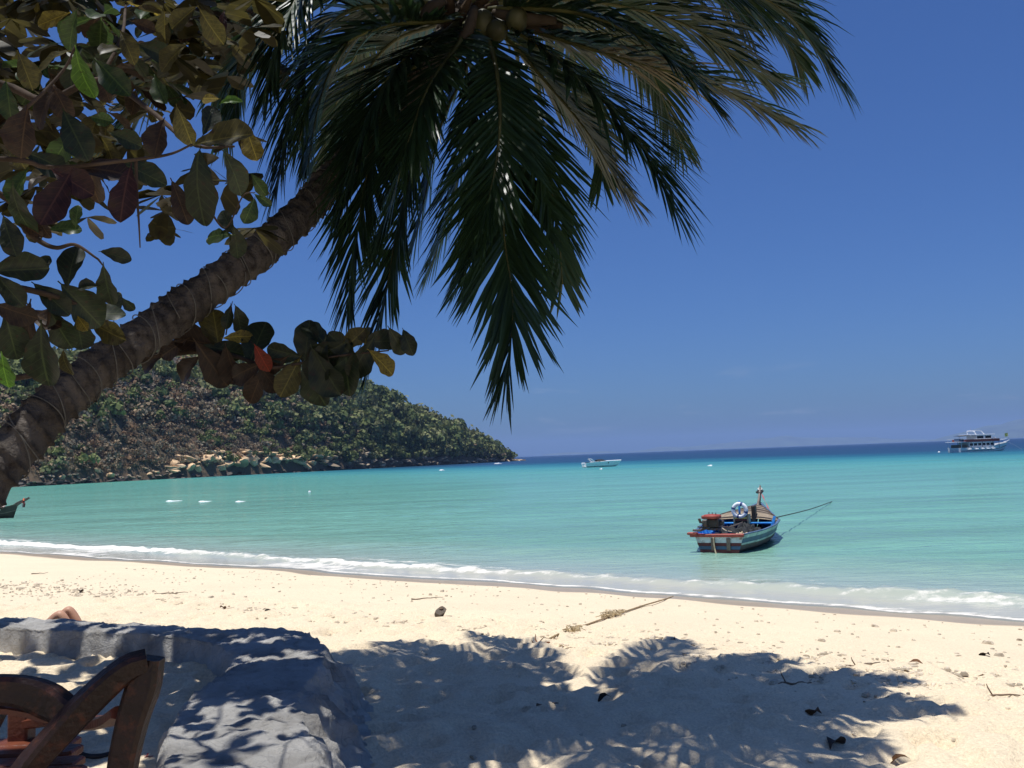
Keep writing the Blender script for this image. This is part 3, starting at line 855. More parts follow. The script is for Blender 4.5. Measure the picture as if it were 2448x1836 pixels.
# ---- rustic armchair, seen from behind, facing the sea
WOOD_D = mat('dark_varnished_wood', (.022, .010, .007), .5, .45, 7, .004, 60, .3, dirt=(.075, .024, .012))
WOOD_R = mat('red_brown_wood', (.13, .036, .016), .45, .35, 9, .003, 70, .35, dirt=(.12, .035, .018))
ch = empty('wooden_armchair', (on_z(180, 1836, IN_Z).x * .55, 2.75, IN_Z))
tag(ch, 'dark red-brown rustic wooden armchair standing inside the concrete wall', 'armchair')
ch_o = Vector(ch.location)
def cpt(u, v, y): return at(u, v, y) - ch_o
CY = 2.45
def floor_leg(u, v, y):
    p = cpt(u, v, y); return Vector((p.x, p.y, 0))
# right rear post, gently curved, down to the ground
pts = spline([(*cpt(355, 1572, CY), .075), (*cpt(343, 1640, CY), .082), (*cpt(318, 1720, CY), .076), (*cpt(293, 1836, CY), .070), (*(cpt(283, 1960, CY)), .068)], 14)
pts = [p for p in pts] + [np.array((*(floor_leg(285, 2080, CY)), .07))]
MB().beam([p[:3] for p in pts], [p[3] for p in pts], [p[3] * .8 for p in pts], (0, 1, 0), .3).build('back_post', WOOD_D, ch)
# left rear post (mostly outside the picture)
pts = [cpt(-60, 1600, CY + .05), cpt(-25, 1700, CY + .05), cpt(-70, 1836, CY + .05), floor_leg(-90, 1990, CY + .05)]
MB().beam(spline([p[:] for p in pts], 12), .075, .06, (0, 1, 0), .3).build('back_post', WOOD_D, ch)
# long diagonal brace from the post head
pts = spline([(*cpt(352, 1580, CY - .01), .055), (*cpt(300, 1600, CY - .03), .062), (*cpt(215, 1675, CY - .05), .07), (*cpt(130, 1765, CY - .07), .066), (*cpt(55, 1850, CY - .09), .064), (*cpt(0, 1940, CY - .1), .06)], 16)
MB().beam([p[:3] for p in pts], .055, [p[3] for p in pts], (.5, 0, .85), .3).build('back_brace', WOOD_D, ch)
# curved middle rail
pts = spline([(*cpt(-90, 1660, CY), .072), (*cpt(-20, 1648, CY + .01), .074), (*cpt(60, 1655, CY + .02), .082), (*cpt(120, 1678, CY + .02), .09), (*cpt(172, 1708, CY - .0), .07)], 14)
MB().beam([p[:3] for p in pts], .045, [p[3] for p in pts], (0, 0, 1), .3).build('back_rail', WOOD_D, ch)
pts = [cpt(-60, 1690, CY + .05), cpt(28, 1696, CY + .05), cpt(75, 1704, CY + .05), cpt(122, 1716, CY + .04)]
MB().beam(pts, .05, .02, (0, 0, 1), .3).build('back_rail', WOOD_R, ch)
# front legs carrying the arm rests, seat of slats
for u in (52, -190):
    p = cpt(u, 1735, 2.95); MB().beam([Vector((p.x, p.y, p.z + .05)), Vector((p.x, p.y, .3)), Vector((p.x, p.y, 0))], .065, .06, (0, 1, 0), .2).build('front_leg', WOOD_R, ch)
pts = spline([(*cpt(300, 1700, CY + .02), .05), (*cpt(265, 1722, 2.62), .075), (*cpt(215, 1728, 2.75), .085), (*cpt(150, 1718, 2.88), .085), (*cpt(60, 1728, 2.97), .08)], 14)
MB().beam([p[:3] for p in pts], .075, .034, (0, 0, 1), .35).build('arm_rest', WOOD_R, ch)
pts = [cpt(-60, 1700, CY + .05), cpt(-130, 1722, 2.7), cpt(-200, 1728, 2.97)]
MB().beam(pts, .08, .035, (0, 0, 1), .3).build('arm_rest', WOOD_R, ch)
zs = cpt(100, 1830, 2.72).z
for k in range(5):
    yy = 2.52 + k * .1 - ch_o.y
    x0 = cpt(-80, 1830, 2.5 + k * .1).x; x1 = cpt(190 - k * 4, 1830, 2.5 + k * .1).x
    MB().box(((x0 + x1) / 2, yy, zs + .004 * (k % 2)), (x1 - x0, .088, .028), bev=.006).build('seat_slat', WOOD_R, ch)
for yy in (2.5, 2.95):
    x0 = cpt(-80, 1830, yy).x; x1 = cpt(185, 1830, yy).x
    MB().box(((x0 + x1) / 2, yy - ch_o.y, zs - .047), (x1 - x0 - .02, .035, .06), bev=.006).build('seat_rail', WOOD_D, ch)

# cable on the ground behind the chair, red petals by the wall
BLACK = mat('black_rubber', (.02, .02, .022), .6, .3, 8)
pts = [on_ground(u, v) + Vector((0, 0, .012)) for u, v in ((110, 1772), (140, 1776), (165, 1786), (185, 1806), (210, 1815), (240, 1814), (270, 1810), (300, 1804))]
tag(MB().tube(spline([p[:] for p in pts], 40), .014, 6).build('cable', BLACK, None, True), 'thin black cable lying on the sand beside the wooden armchair', 'cable')
PETAL = leaf_mat('red_petal', (.6, .05, .03), (.5, .03, .05), .3)
p = on_ground(362, 1815); fl = empty('fallen_flower', p)
for k in range(5):
    a = k * 1.26; d = Vector((math.cos(a), math.sin(a), .25)); s = Vector((-math.sin(a), math.cos(a), 0))
    MB().grid([[d * .005 - s * .004, d * .005 + s * .004], [d * .02 - s * .014, d * .02 + s * .014 + Vector((0, 0, .004))], [d * .036 - s * .006, d * .036 + s * .006]]).build('petal', PETAL, fl).location = (0, 0, .006)
tag(fl, 'small red fallen flower on the sand against the concrete wall', 'flower')
# ================================================================== coconut palm
PALM_LEAF = leaf_mat('palm_leaflet', (.030, .060, .022), (.018, .038, .015), .26, .34, .5, .12, 3.0)
PALM_DRY = leaf_mat('dry_palm_leaflet', (.22, .19, .12), (.14, .115, .07), .2, .6, .2, .15, 3.0)
RACHIS = mat('palm_rachis', (.075, .075, .025), .5, .3, 6)
BARK = mat('palm_bark', (.13, .112, .095), .95, .4, 3.5, .018, 45, .15, dirt=(.035, .028, .024), col2=(.065, .055, .046))
FIBRE = mat('palm_fibre', (.045, .03, .018), .9, .4, 12, .01, 60, .1)
SPATHE = mat('palm_spathe', (.06, .045, .03), .8, .3, 5, .004, 40, .15)
HUSK = mat('coconut_husk', (.05, .05, .02), .55, .4, 6, .002, 30, .3)
CORD = mat('grey_cord', (.13, .12, .10), .8, .2, 10)

TR = [(-130, 1330, 4.5), (-75, 1215, 4.55), (39, 1068, 4.7), (184, 921, 4.95), (431, 740, 5.35), (670, 560, 5.8), (820, 400, 6.1), (960, 235, 6.35), (1060, 110, 6.5), (1120, 30, 6.6)]
tp = [at(*t) for t in TR]
base = Vector((tp[0].x - .22, tp[0].y - .1, 0)); base.z = gz(base.x, base.y)
tp = [base - Vector((0, 0, .15)), base.lerp(tp[0], .5) + Vector((-.05, 0, 0))] + tp
CROWN_C = tp[-1]
palm = empty('coconut_palm', base)
tag(palm, 'coconut palm with cord-wrapped trunk leaning out over the beach', 'palm tree')
def plink(b, name, m, smooth=True, parent=None):
    b.v = [tuple(Vector(p) - base) for p in b.v]
    return b.build(name, m, parent or palm, smooth)
NT = 420
cl = [Vector(p) for p in spline([p[:] for p in tp], NT)]
L_ = [0]
for a, b in zip(cl, cl[1:]): L_.append(L_[-1] + (b - a).length)
def frame_at(i):
    t = (cl[min(i + 1, NT - 1)] - cl[max(i - 1, 0)]).normalized()
    s = t.cross(Vector((0, 1, 0))).normalized(); return t, s, s.cross(t)
rows = []; scar = []; prng = random.Random(12)
ringL = 0.0; rings = []
while ringL < L_[-1]:
    rings.append(ringL); ringL += prng.uniform(.075, .125)
rings = np.array(rings)
nk = 36
for i in range(NT):
    t, s, n = frame_at(i)
    l = L_[i]; f = l / L_[-1]
    r0 = .134 - .026 * min(1, f * 1.15) + .12 * math.exp(-l / .35) + .03 * float(sstep(.9, 1, f))
    row = []
    for k in range(nk):
        a = 2 * math.pi * k / nk
        ll = l + .016 * math.sin(a * 2 + 1.3) + .012 * float(vnoise(math.cos(a) * 1.5, math.sin(a) * 1.5, l * 1.2, 4))
        dr = np.min(np.abs(rings - ll)); j = np.searchsorted(rings, ll) - 1
        ph = (ll - rings[max(j, 0)]) / .1
        r = r0 + .017 * math.exp(-(dr / .011) ** 2) - .014 * ph * (1 if ph < 1.3 else 0)
        r += .012 * float(fbm(math.cos(a) * 3, math.sin(a) * 3, l * 5, 9, 3))
        row.append(cl[i] + (s * math.cos(a) + n * math.sin(a)) * r)
        scar.append(math.exp(-(max(0, ph) / .28) ** 2) * (.55 + .45 * float(vnoise(math.cos(a) * 2, math.sin(a) * 2, l * 3, 14))))
    rows.append(row)
TRUNK = plink(MB().grid(rows, True), 'trunk', BARK)
fattr(TRUNK.data, 'scar', scar)
_n = BARK.node_tree.nodes; _l = BARK.node_tree.links; _b = _n['Principled BSDF']
_a = _n.new('ShaderNodeAttribute'); _a.attribute_name = 'scar'
_m = _n.new('ShaderNodeMix'); _m.data_type = 'RGBA'; _l.new(_a.outputs['Fac'], _m.inputs['Factor'])
_l.new(_b.inputs['Base Color'].links[0].from_socket, _m.inputs['A']); _m.inputs['B'].default_value = (.022, .018, .015, 1)
_l.new(_m.outputs['Result'], _b.inputs['Base Color'])
# cords wound round the trunk
for (l0, l1, turns, ph) in ((1.55, 3.05, 6.4, .3), (1.9, 3.9, 8.3, 2.0), (3.1, 5.2, 8.6, 4.0)):
    pts = []
    M_ = int(turns * 26)
    for q in range(M_ + 1):
        l = l0 + (l1 - l0) * q / M_ + .03 * math.sin(q * .31 + ph) ; i = int(np.clip(np.searchsorted(L_, l), 1, NT - 2))
        t, s, n = frame_at(i); f = L_[i] / L_[-1]
        r0 = .134 - .026 * min(1, f * 1.15) + .008
        a = ph + turns * 2 * math.pi * q / M_
        pts.append(cl[i] + t * (l - L_[i]) + (s * math.cos(a) + n * math.sin(a)) * r0)
    plink(MB().tube(pts, .0034, 5), 'wound_cord', CORD, True)

def frond(ctrl, ll=.55, wd=.036, dens=.023, t0=.16, dry=False, seed=0, droop=1.0, side_bias=None, dry_zone=None):
    """feather leaf along control points (world): rachis part with its leaflets as one sub-part"""
    rg = random.Random(seed)
    P = [Vector(p) for p in spline([p[:] for p in ctrl], 60)]
    ln = [0]
    for a, b in zip(P, P[1:]): ln.append(ln[-1] + (b - a).length)
    tot = ln[-1]
    rad = [max(.003, .030 * (1 - (l / tot)) ** 1.1 * min(1, .55 + 2.5 * (1 - l / tot) * (l / tot + .12))) for l in ln]
    rad = [max(.0035, .027 * (1 - l / tot) ** 1.25 + .002) for l in ln]
    rb = MB().tube(P, rad, 6)
    fo = plink(rb, 'frond', RACHIS)
    V = []; F = []; Vd = []; Fd = []
    def sample(l):
        i = int(np.clip(np.searchsorted(ln, l), 1, 59)); f = (l - ln[i - 1]) / max(1e-6, ln[i] - ln[i - 1])
        return P[i - 1].lerp(P[i], f), (P[i] - P[i - 1]).normalized()
    l = tot * t0
    k = 0
    while l < tot * .995:
        p, T = sample(l); f = l / tot
        S = T.cross(Vector((0, 0, 1)))
        if S.length < .12: S = Vector((1, 0, 0))
        S.normalize()
        U = S.cross(T).normalized()
        prof = min(1, .42 + 2.2 * (f - t0)) * (1 - .55 * max(0, f - .62) / .38)
        for sd in (-1, 1):
            if rg.random() < .035: continue
            length = ll * 1.32 * prof * rg.uniform(.82, 1.1)
            ang = math.radians(48 - 30 * f + rg.uniform(-7, 7))           # away from the rachis
            fwd = math.cos(ang); out = math.sin(ang)
            d = (T * fwd + S * (sd * out) + U * rg.uniform(-.05, .22)).normalized()
            d = (d + Vector((rg.uniform(-.05, .05), rg.uniform(-.05, .05), rg.uniform(-.05, .05)))).normalized()
            g = droop * rg.uniform(.55, 1.15)
            isd = dry or (dry_zone and dry_zone[0] < f < dry_zone[1] and rg.random() < .75)
            VV, FF = (Vd, Fd) if isd else (V, F)
            q = p.copy(); b0 = len(VV)
            w0 = wd * 1.35 * rg.uniform(.8, 1.15) * (1 - .35 * f)
            ns = 4
            for s_ in range(ns + 1):
                h = s_ / ns
                wv = w0 * (.5 + 1.4 * h) if h < .35 else w0 * (1 - (h - .35) / .65) ** .55
                if s_ == ns: wv = .0012
                perp = d.cross(U)
                if perp.length < .05: perp = d.orthogonal()
                perp.normalize()
                up = perp.cross(d)
                VV.append(q - perp * wv * .5 + up * wv * .16); VV.append(q.copy()); VV.append(q + perp * wv * .5 + up * wv * .16)
                q = q + d * (length / ns)
                d = (d + Vector((0, 0, -1)) * g * .24 * (.4 + h)).normalized()
                if s_:
                    for c in (0, 1):
                        a = b0 + (s_ - 1) * 3 + c
                        FF.append((a, a + 1, a + 4, a + 3))
        l += dens * rg.uniform(.75, 1.25); k += 1
    if V:
        o = raw_mesh('leaflets', [tuple(v - base) for v in V], F, PALM_LEAF); lo = link('leaflets', o, fo); lo['kind'] = 'stuff'
    if Vd:
        o = raw_mesh('dry_leaflets', [tuple(v - base) for v in Vd], Fd, PALM_DRY); lo = link('dry_leaflets', o, fo); lo['kind'] = 'stuff'
    return fo
C = CROWN_C
def fr(pts, **k):
    frond([C + (at(*pts[0]) - C) * .12] + [at(*p) for p in pts], **k)
# right side, long fronds reaching over the beach
fr([(1250, -40, 6.5), (1560, -95, 6.35), (1790, -20, 6.2), (1900, 50, 6.1), (2000, 190, 6.0)], seed=1, ll=.62, droop=1.25)
fr([(1240, 0, 6.6), (1430, 5, 6.7), (1640, 60, 6.7), (1790, 160, 6.7), (1850, 190, 6.7)], seed=2, ll=.6, droop=1.2)
fr([(1230, 60, 6.5), (1390, 110, 6.3), (1560, 160, 6.1), (1720, 210, 5.95), (1890, 300, 5.85)], seed=3, ll=.52, droop=1.1, dry_zone=(.42, .62))
fr([(1210, 60, 6.4), (1340, 150, 6.1), (1450, 250, 5.8), (1545, 370, 5.6), (1605, 490, 5.5)], seed=4, ll=.62, droop=.55)
fr([(1210, 90, 6.5), (1300, 190, 6.5), (1400, 310, 6.5), (1470, 420, 6.5), (1510, 480, 6.5)], seed=5, ll=.48, droop=.5)
# hanging in the middle
fr([(1175, 120, 6.2), (1195, 260, 5.8), (1185, 400, 5.6), (1150, 540, 5.5), (1110, 660, 5.45)], seed=6, ll=.5, droop=.22)
fr([(1180, 160, 6.5), (1205, 380, 6.1), (1205, 560, 5.9), (1226, 730, 5.75), (1212, 905, 5.7)], seed=7, ll=.62, droop=.22)
fr([(1190, 130, 6.4), (1260, 280, 6.2), (1310, 420, 6.05), (1335, 560, 6.0), (1345, 680, 6.0)], seed=8, ll=.48, droop=.22)
fr([(1150, 150, 6.7), (1120, 320, 6.6), (1090, 440, 6.6), (1060, 550, 6.6), (1030, 640, 6.6)], seed=9, ll=.5, droop=.22)
fr([(1120, 140, 6.8), (1060, 280, 6.8), (1030, 400, 6.8), (1005, 520, 6.8), (985, 600, 6.8)], seed=12, ll=.46, droop=.25)
# left centre
fr([(1040, 110, 6.3), (940, 220, 6.0), (890, 370, 5.8), (858, 530, 5.7), (835, 740, 5.65)], seed=10, ll=.52, droop=.22)
fr([(1080, 130, 6.5), (1010, 320, 6.3), (960, 500, 6.2), (925, 690, 6.1), (880, 895, 6.05)], seed=11, ll=.52, droop=.22)
# left, drooping over the trunk and behind the almond leaves
fr([(1020, 20, 6.3), (850, 20, 6.0), (745, 110, 5.8), (700, 260, 5.7), (665, 440, 5.65)], seed=14, ll=.54, droop=1.0)
fr([(1020, 40, 6.6), (890, 60, 6.6), (800, 150, 6.6), (760, 260, 6.6), (735, 400, 6.6)], seed=15, ll=.5, droop=1.0)
fr([(1010, -20, 6.7), (800, -70, 6.8), (600, 10, 6.9), (430, 140, 7.0), (280, 330, 7.0)], seed=16, ll=.56, droop=1.1)
fr([(1030, -40, 6.9), (830, -90, 7.4), (680, -20, 7.8), (590, 110, 8.0), (540, 330, 8.1)], seed=17, ll=.56, droop=1.1)
fr([(1050, -50, 6.4), (900, -120, 5.9), (760, -70, 5.4), (680, 60, 5.1), (640, 230, 5.0)], seed=18, ll=.5, droop=1.0)
for q_ in ([(1100, 100, 6.0), (1030, 200, 5.6), (980, 330, 5.4), (940, 470, 5.35), (905, 600, 5.3)], [(1050, 50, 6.0), (930, 60, 5.5), (820, 110, 5.2), (750, 210, 5.1), (715, 340, 5.05)], 
           [(1210, 20, 6.3), (1380, 30, 6.0), (1530, 90, 5.7), (1640, 180, 5.5), (1700, 250, 5.45)], [(1200, 50, 6.9), (1360, 60, 7.2), (1530, 110, 7.5), (1660, 190, 7.7)],
           [(1230, -10, 6.7), (1460, -60, 6.9), (1700, -40, 7.0), (1850, 60, 7.05), (1920, 170, 7.1)], 
           [(1050, 90, 6.1), (960, 150, 5.7), (900, 240, 5.5), (850, 380, 5.4), (815, 520, 5.35)],
           [(1040, 60, 6.9), (940, 100, 7.2), (870, 190, 7.4), (840, 330, 7.5), (820, 420, 7.5)], [(1000, 0, 6.5), (860, -30, 6.4), (700, 20, 6.3), (590, 130, 6.2), (560, 260, 6.2)],
           [(1220, 90, 6.8), (1330, 200, 7.0), (1420, 330, 7.1), (1440, 430, 7.1)]):
    fr(q_, seed=int(q_[0][0] + q_[-1][1]), ll=.5, droop=.85 if q_[-1][0] > 1500 or q_[-1][0] < 700 else .3)
# the upper half of the crown, above the picture
for k, (dx, dy, up, dn, ln_) in enumerate([(1, .2, 1.5, .1, 2.9), (.5, 1, 1.3, .4, 2.9), (-.3, 1, 1.2, .5, 2.9), (-1, .5, 1.4, .2, 2.8), (-.8, -.6, 1.5, .1, 2.8), (0, -1, 1.3, .3, 2.8), (.8, -.7, 1.3, .2, 2.8), (.9, .7, .9, .9, 3.0), (-.7, .9, .8, 1.0, 2.9), (1, -.15, 1.0, .6, 3.1), (-.45, -1, 1.6, .05, 2.9), (.3, -1, 1.7, .0, 3.1), (.7, -1, 1.6, .05, 3.2)]):
    d = Vector((dx, dy, 0)).normalized(); ln_ *= .8 if dx > .5 else .95
    frond([C, C + d * ln_ * .22 + Vector((0, 0, up * .42)), C + d * ln_ * .55 + Vector((0, 0, up * .62)), C + d * ln_ * .82 + Vector((0, 0, up * .42 - dn * .3)), C + d * ln_ + Vector((0, 0, up * .05 - dn * .75))], seed=40 + k, ll=.56, droop=1.0, dens=.03)
# crown heart: fibre sheath, old spathes, young nuts
b = MB()
hr_ = random.Random(3)
T_ = (cl[-1] - cl[-20]).normalized()
for q in range(16):
    a = q * 2.4; s_ = T_.orthogonal().normalized(); n_ = T_.cross(s_)
    d = s_ * math.cos(a) + n_ * math.sin(a)
    p0 = C - T_ * hr_.uniform(.05, .35) + d * .06
    b.tube([p0, p0 + d * .12 + T_ * .12, p0 + d * .26 + T_ * .18], [.045, .04, .02], 6)
plink(b, 'leaf_bases', FIBRE)
for pts in ([(1135, 20, 6.2), (1120, 70, 6.1), (1095, 120, 6.05), (1080, 150, 6.05)], [(1060, 5, 6.3), (1030, 20, 6.2), (1008, 45, 6.15)], [(1180, 30, 6.35), (1250, 45, 6.25), (1330, 50, 6.2)], [(1210, 60, 6.4), (1290, 62, 6.35), (1345, 60, 6.3)]):
    pp = [at(*p) for p in pts]
    plink(MB().tube(spline([p[:] for p in pp], 12), [.028 + .02 * math.sin(q / 11 * math.pi) for q in range(12)], 8), 'spathe', SPATHE)
for q, (u, v, y) in enumerate([(1155, 55, 6.3), (1185, 75, 6.3), (1235, 50, 6.25), (1125, 85, 6.35), (1160, 105, 6.4)]):
    p = at(u, v, y); r = .085
    nb = MB().lathe([(.01, -1.1 * r), (.55 * r, -.9 * r), (.95 * r, -.3 * r), (r, .2 * r), (.8 * r, .8 * r), (.3 * r, 1.15 * r), (.02, 1.2 * r)], 14, p, Euler((q, q * 2, 0)).to_matrix())
    plink(nb, 'coconut', HUSK)
# ================================================================== sea almond tree (big paddle leaves, top left)
LM = {
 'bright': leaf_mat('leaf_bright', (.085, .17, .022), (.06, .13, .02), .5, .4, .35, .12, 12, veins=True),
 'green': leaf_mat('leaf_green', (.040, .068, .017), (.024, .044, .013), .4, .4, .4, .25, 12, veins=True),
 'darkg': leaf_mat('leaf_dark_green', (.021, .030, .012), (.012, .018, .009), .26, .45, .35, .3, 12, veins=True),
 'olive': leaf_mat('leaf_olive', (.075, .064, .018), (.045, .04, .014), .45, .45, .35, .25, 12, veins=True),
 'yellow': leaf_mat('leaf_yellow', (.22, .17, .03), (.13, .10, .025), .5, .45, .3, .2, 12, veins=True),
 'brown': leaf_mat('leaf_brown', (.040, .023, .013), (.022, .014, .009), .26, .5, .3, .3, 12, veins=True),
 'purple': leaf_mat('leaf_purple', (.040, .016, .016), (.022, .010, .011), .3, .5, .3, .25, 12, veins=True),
 'red': leaf_mat('leaf_red', (.26, .035, .018), (.18, .04, .018), .5, .45, .3, .15, 12, veins=True),
}
TWIG = mat('twig_bark', (.06, .042, .030), .85, .35, 8, .003, 50, .15)
def leaf_mesh(seed, m, n=22, half=2):
    rg = random.Random(seed); rows = []
    curl = rg.uniform(.0, .55); fold = rg.uniform(.1, .55); wv = rg.uniform(.23, .30); bend = rg.uniform(-.08, .08)
    for i in range(n):
        t = math.sin(i / (n - 1) * math.pi / 2) if i else 0.0
        if t < .08: w = .012
        else:
            q = (t - .08) / .92
            w = wv * (math.sin(math.pi * min(1, q ** 1.7 * .985 + .012)) ** .58)
        row = []
        for j in range(-half, half + 1):
            s = j / half
            z = -curl * t * t + fold * abs(s) * w + .02 * math.sin(t * 17 + s * 3 + seed) * abs(s)
            row.append((s * w * (1 + .05 * math.sin(t * 23 + seed * 1.7 + s)) + bend * math.sin(t * math.pi), t, z))
        rows.append(row)
    return MB().grid(rows).mesh('leaf', m, True)
LMESH = {c: [leaf_mesh(k * 7 + q, m) for q in range(5)] for k, (c, m) in enumerate(LM.items())}
alm = empty('sea_almond_tree', (-5.0, 2.3, IN_Z))
tag(alm, 'sea almond tree with large paddle leaves overhanging the wall', 'tree')
alm_o = Vector(alm.location)
lrng = random.Random(77)
N_LEAF = 0
def put_leaf(p, d, nrm, length, col):
    """p world base of the leaf, d tip direction, nrm its face"""
    global N_LEAF
    d = d.normalized(); x = d.cross(nrm)
    if x.length < 1e-3: x = d.orthogonal()
    x.normalize(); z = x.cross(d)
    o = link('leaf', lrng.choice(LMESH[col]), alm)
    m = Matrix.Identity(4)
    for i in range(3):
        m[i][0] = x[i] * length; m[i][1] = d[i] * length; m[i][2] = z[i] * length
        m[i][3] = p[i] - alm_o[i]
    o.matrix_local = m
    N_LEAF += 1
def hero(u, v, L, ang, col, y):
    a = math.radians(ang)
    d = (_CR * math.cos(a) + _CU * math.sin(a) + _f * lrng.uniform(-.35, .35)).normalized()
    ln_ = L / F_PX * y * (1.12 if col not in ('purple', 'brown') else .98)
    n = (-_f + _CR * lrng.uniform(-.5, .5) + _CU * lrng.uniform(-.2, .7)).normalized()
    put_leaf(at(u, v, y) - d * ln_ * .5, d, n, ln_, col)
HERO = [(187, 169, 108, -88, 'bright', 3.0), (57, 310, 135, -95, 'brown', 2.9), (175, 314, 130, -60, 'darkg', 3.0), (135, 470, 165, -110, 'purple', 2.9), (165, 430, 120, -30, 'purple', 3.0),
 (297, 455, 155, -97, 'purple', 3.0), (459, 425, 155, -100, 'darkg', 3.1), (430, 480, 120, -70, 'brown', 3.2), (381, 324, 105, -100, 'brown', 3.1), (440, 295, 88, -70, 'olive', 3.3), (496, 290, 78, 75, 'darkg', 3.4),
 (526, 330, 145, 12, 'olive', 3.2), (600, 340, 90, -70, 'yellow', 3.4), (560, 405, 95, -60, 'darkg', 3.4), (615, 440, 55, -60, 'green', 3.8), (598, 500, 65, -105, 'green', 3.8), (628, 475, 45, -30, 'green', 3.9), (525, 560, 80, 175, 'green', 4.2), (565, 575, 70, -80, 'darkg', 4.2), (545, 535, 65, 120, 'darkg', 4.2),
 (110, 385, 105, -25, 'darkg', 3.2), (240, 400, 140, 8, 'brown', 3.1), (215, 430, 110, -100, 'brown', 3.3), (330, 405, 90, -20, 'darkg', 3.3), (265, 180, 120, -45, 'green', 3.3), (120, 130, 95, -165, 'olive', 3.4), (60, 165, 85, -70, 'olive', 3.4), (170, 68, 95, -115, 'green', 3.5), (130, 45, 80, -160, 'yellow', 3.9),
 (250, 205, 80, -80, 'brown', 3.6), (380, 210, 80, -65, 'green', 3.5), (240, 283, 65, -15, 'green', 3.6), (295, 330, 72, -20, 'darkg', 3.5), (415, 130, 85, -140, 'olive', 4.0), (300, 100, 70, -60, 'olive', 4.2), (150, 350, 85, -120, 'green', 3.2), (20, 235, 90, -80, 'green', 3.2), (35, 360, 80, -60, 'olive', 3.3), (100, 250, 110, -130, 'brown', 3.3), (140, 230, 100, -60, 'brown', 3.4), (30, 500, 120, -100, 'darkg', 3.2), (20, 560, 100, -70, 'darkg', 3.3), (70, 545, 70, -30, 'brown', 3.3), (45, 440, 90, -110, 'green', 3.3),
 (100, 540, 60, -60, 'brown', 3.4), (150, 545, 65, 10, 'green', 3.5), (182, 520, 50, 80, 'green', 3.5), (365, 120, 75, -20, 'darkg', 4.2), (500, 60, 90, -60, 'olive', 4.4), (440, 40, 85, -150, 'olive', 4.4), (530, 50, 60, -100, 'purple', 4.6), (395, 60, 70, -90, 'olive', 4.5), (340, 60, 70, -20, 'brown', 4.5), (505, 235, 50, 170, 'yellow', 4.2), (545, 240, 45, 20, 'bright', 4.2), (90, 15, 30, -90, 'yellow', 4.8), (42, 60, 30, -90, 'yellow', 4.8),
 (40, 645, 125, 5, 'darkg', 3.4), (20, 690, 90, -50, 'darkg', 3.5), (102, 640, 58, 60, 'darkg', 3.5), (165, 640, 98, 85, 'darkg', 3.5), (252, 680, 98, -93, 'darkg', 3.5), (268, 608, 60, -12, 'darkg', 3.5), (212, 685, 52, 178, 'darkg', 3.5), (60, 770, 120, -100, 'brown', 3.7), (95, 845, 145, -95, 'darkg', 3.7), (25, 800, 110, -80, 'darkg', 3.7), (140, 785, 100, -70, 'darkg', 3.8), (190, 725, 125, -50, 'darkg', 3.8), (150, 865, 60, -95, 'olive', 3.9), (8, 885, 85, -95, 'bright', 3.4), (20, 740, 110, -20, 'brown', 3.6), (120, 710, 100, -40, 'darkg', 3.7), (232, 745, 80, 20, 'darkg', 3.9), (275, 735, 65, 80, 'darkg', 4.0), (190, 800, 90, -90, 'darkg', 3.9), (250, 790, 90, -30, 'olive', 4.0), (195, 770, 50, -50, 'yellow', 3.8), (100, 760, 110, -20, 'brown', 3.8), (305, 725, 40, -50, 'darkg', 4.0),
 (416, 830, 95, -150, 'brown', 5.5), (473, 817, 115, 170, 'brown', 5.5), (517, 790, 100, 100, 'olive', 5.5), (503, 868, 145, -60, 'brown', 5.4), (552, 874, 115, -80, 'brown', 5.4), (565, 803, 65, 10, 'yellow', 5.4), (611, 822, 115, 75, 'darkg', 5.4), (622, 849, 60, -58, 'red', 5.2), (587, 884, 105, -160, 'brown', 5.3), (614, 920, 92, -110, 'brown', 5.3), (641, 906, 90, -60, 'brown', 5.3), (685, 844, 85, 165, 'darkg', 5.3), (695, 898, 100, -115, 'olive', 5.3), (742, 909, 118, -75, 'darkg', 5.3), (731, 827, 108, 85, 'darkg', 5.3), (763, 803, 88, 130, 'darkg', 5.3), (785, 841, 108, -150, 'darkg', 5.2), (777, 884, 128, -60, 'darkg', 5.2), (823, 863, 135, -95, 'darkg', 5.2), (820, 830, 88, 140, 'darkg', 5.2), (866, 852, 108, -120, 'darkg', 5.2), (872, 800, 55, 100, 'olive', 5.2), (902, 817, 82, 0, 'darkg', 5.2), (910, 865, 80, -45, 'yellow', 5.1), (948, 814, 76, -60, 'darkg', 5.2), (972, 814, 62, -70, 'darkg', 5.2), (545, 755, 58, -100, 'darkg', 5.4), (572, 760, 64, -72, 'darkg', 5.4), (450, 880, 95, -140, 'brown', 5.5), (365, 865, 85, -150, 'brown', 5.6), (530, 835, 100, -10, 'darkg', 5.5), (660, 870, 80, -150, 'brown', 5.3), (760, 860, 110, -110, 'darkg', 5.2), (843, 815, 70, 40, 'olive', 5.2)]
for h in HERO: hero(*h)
# smaller rosettes further back fill the corner
for q in range(27):
    for _try in range(30):
        u = lrng.uniform(-10, 640); v = lrng.uniform(-15, 420)
        if v < 130 + lrng.random() * 160 or u < 150 + lrng.random() * 330: break
    if u > 420 and v > 200: u -= 260
    y = lrng.uniform(4.2, 6.4)
    c = at(u, v, y); col = lrng.choice(['olive', 'olive', 'green', 'brown', 'darkg', 'yellow', 'brown'])
    for k in range(6):
        if N_LEAF >= 299: break
        a = k * 1.05 + lrng.random(); d = Vector((math.cos(a), math.sin(a) * .8, lrng.uniform(-.7, .25))).normalized()
        put_leaf(c + d * .02, d, Vector((lrng.uniform(-.4, .4), lrng.uniform(-.4, .4), 1)), lrng.uniform(.13, .23), col if lrng.random() < .7 else lrng.choice(['olive', 'green', 'brown']))
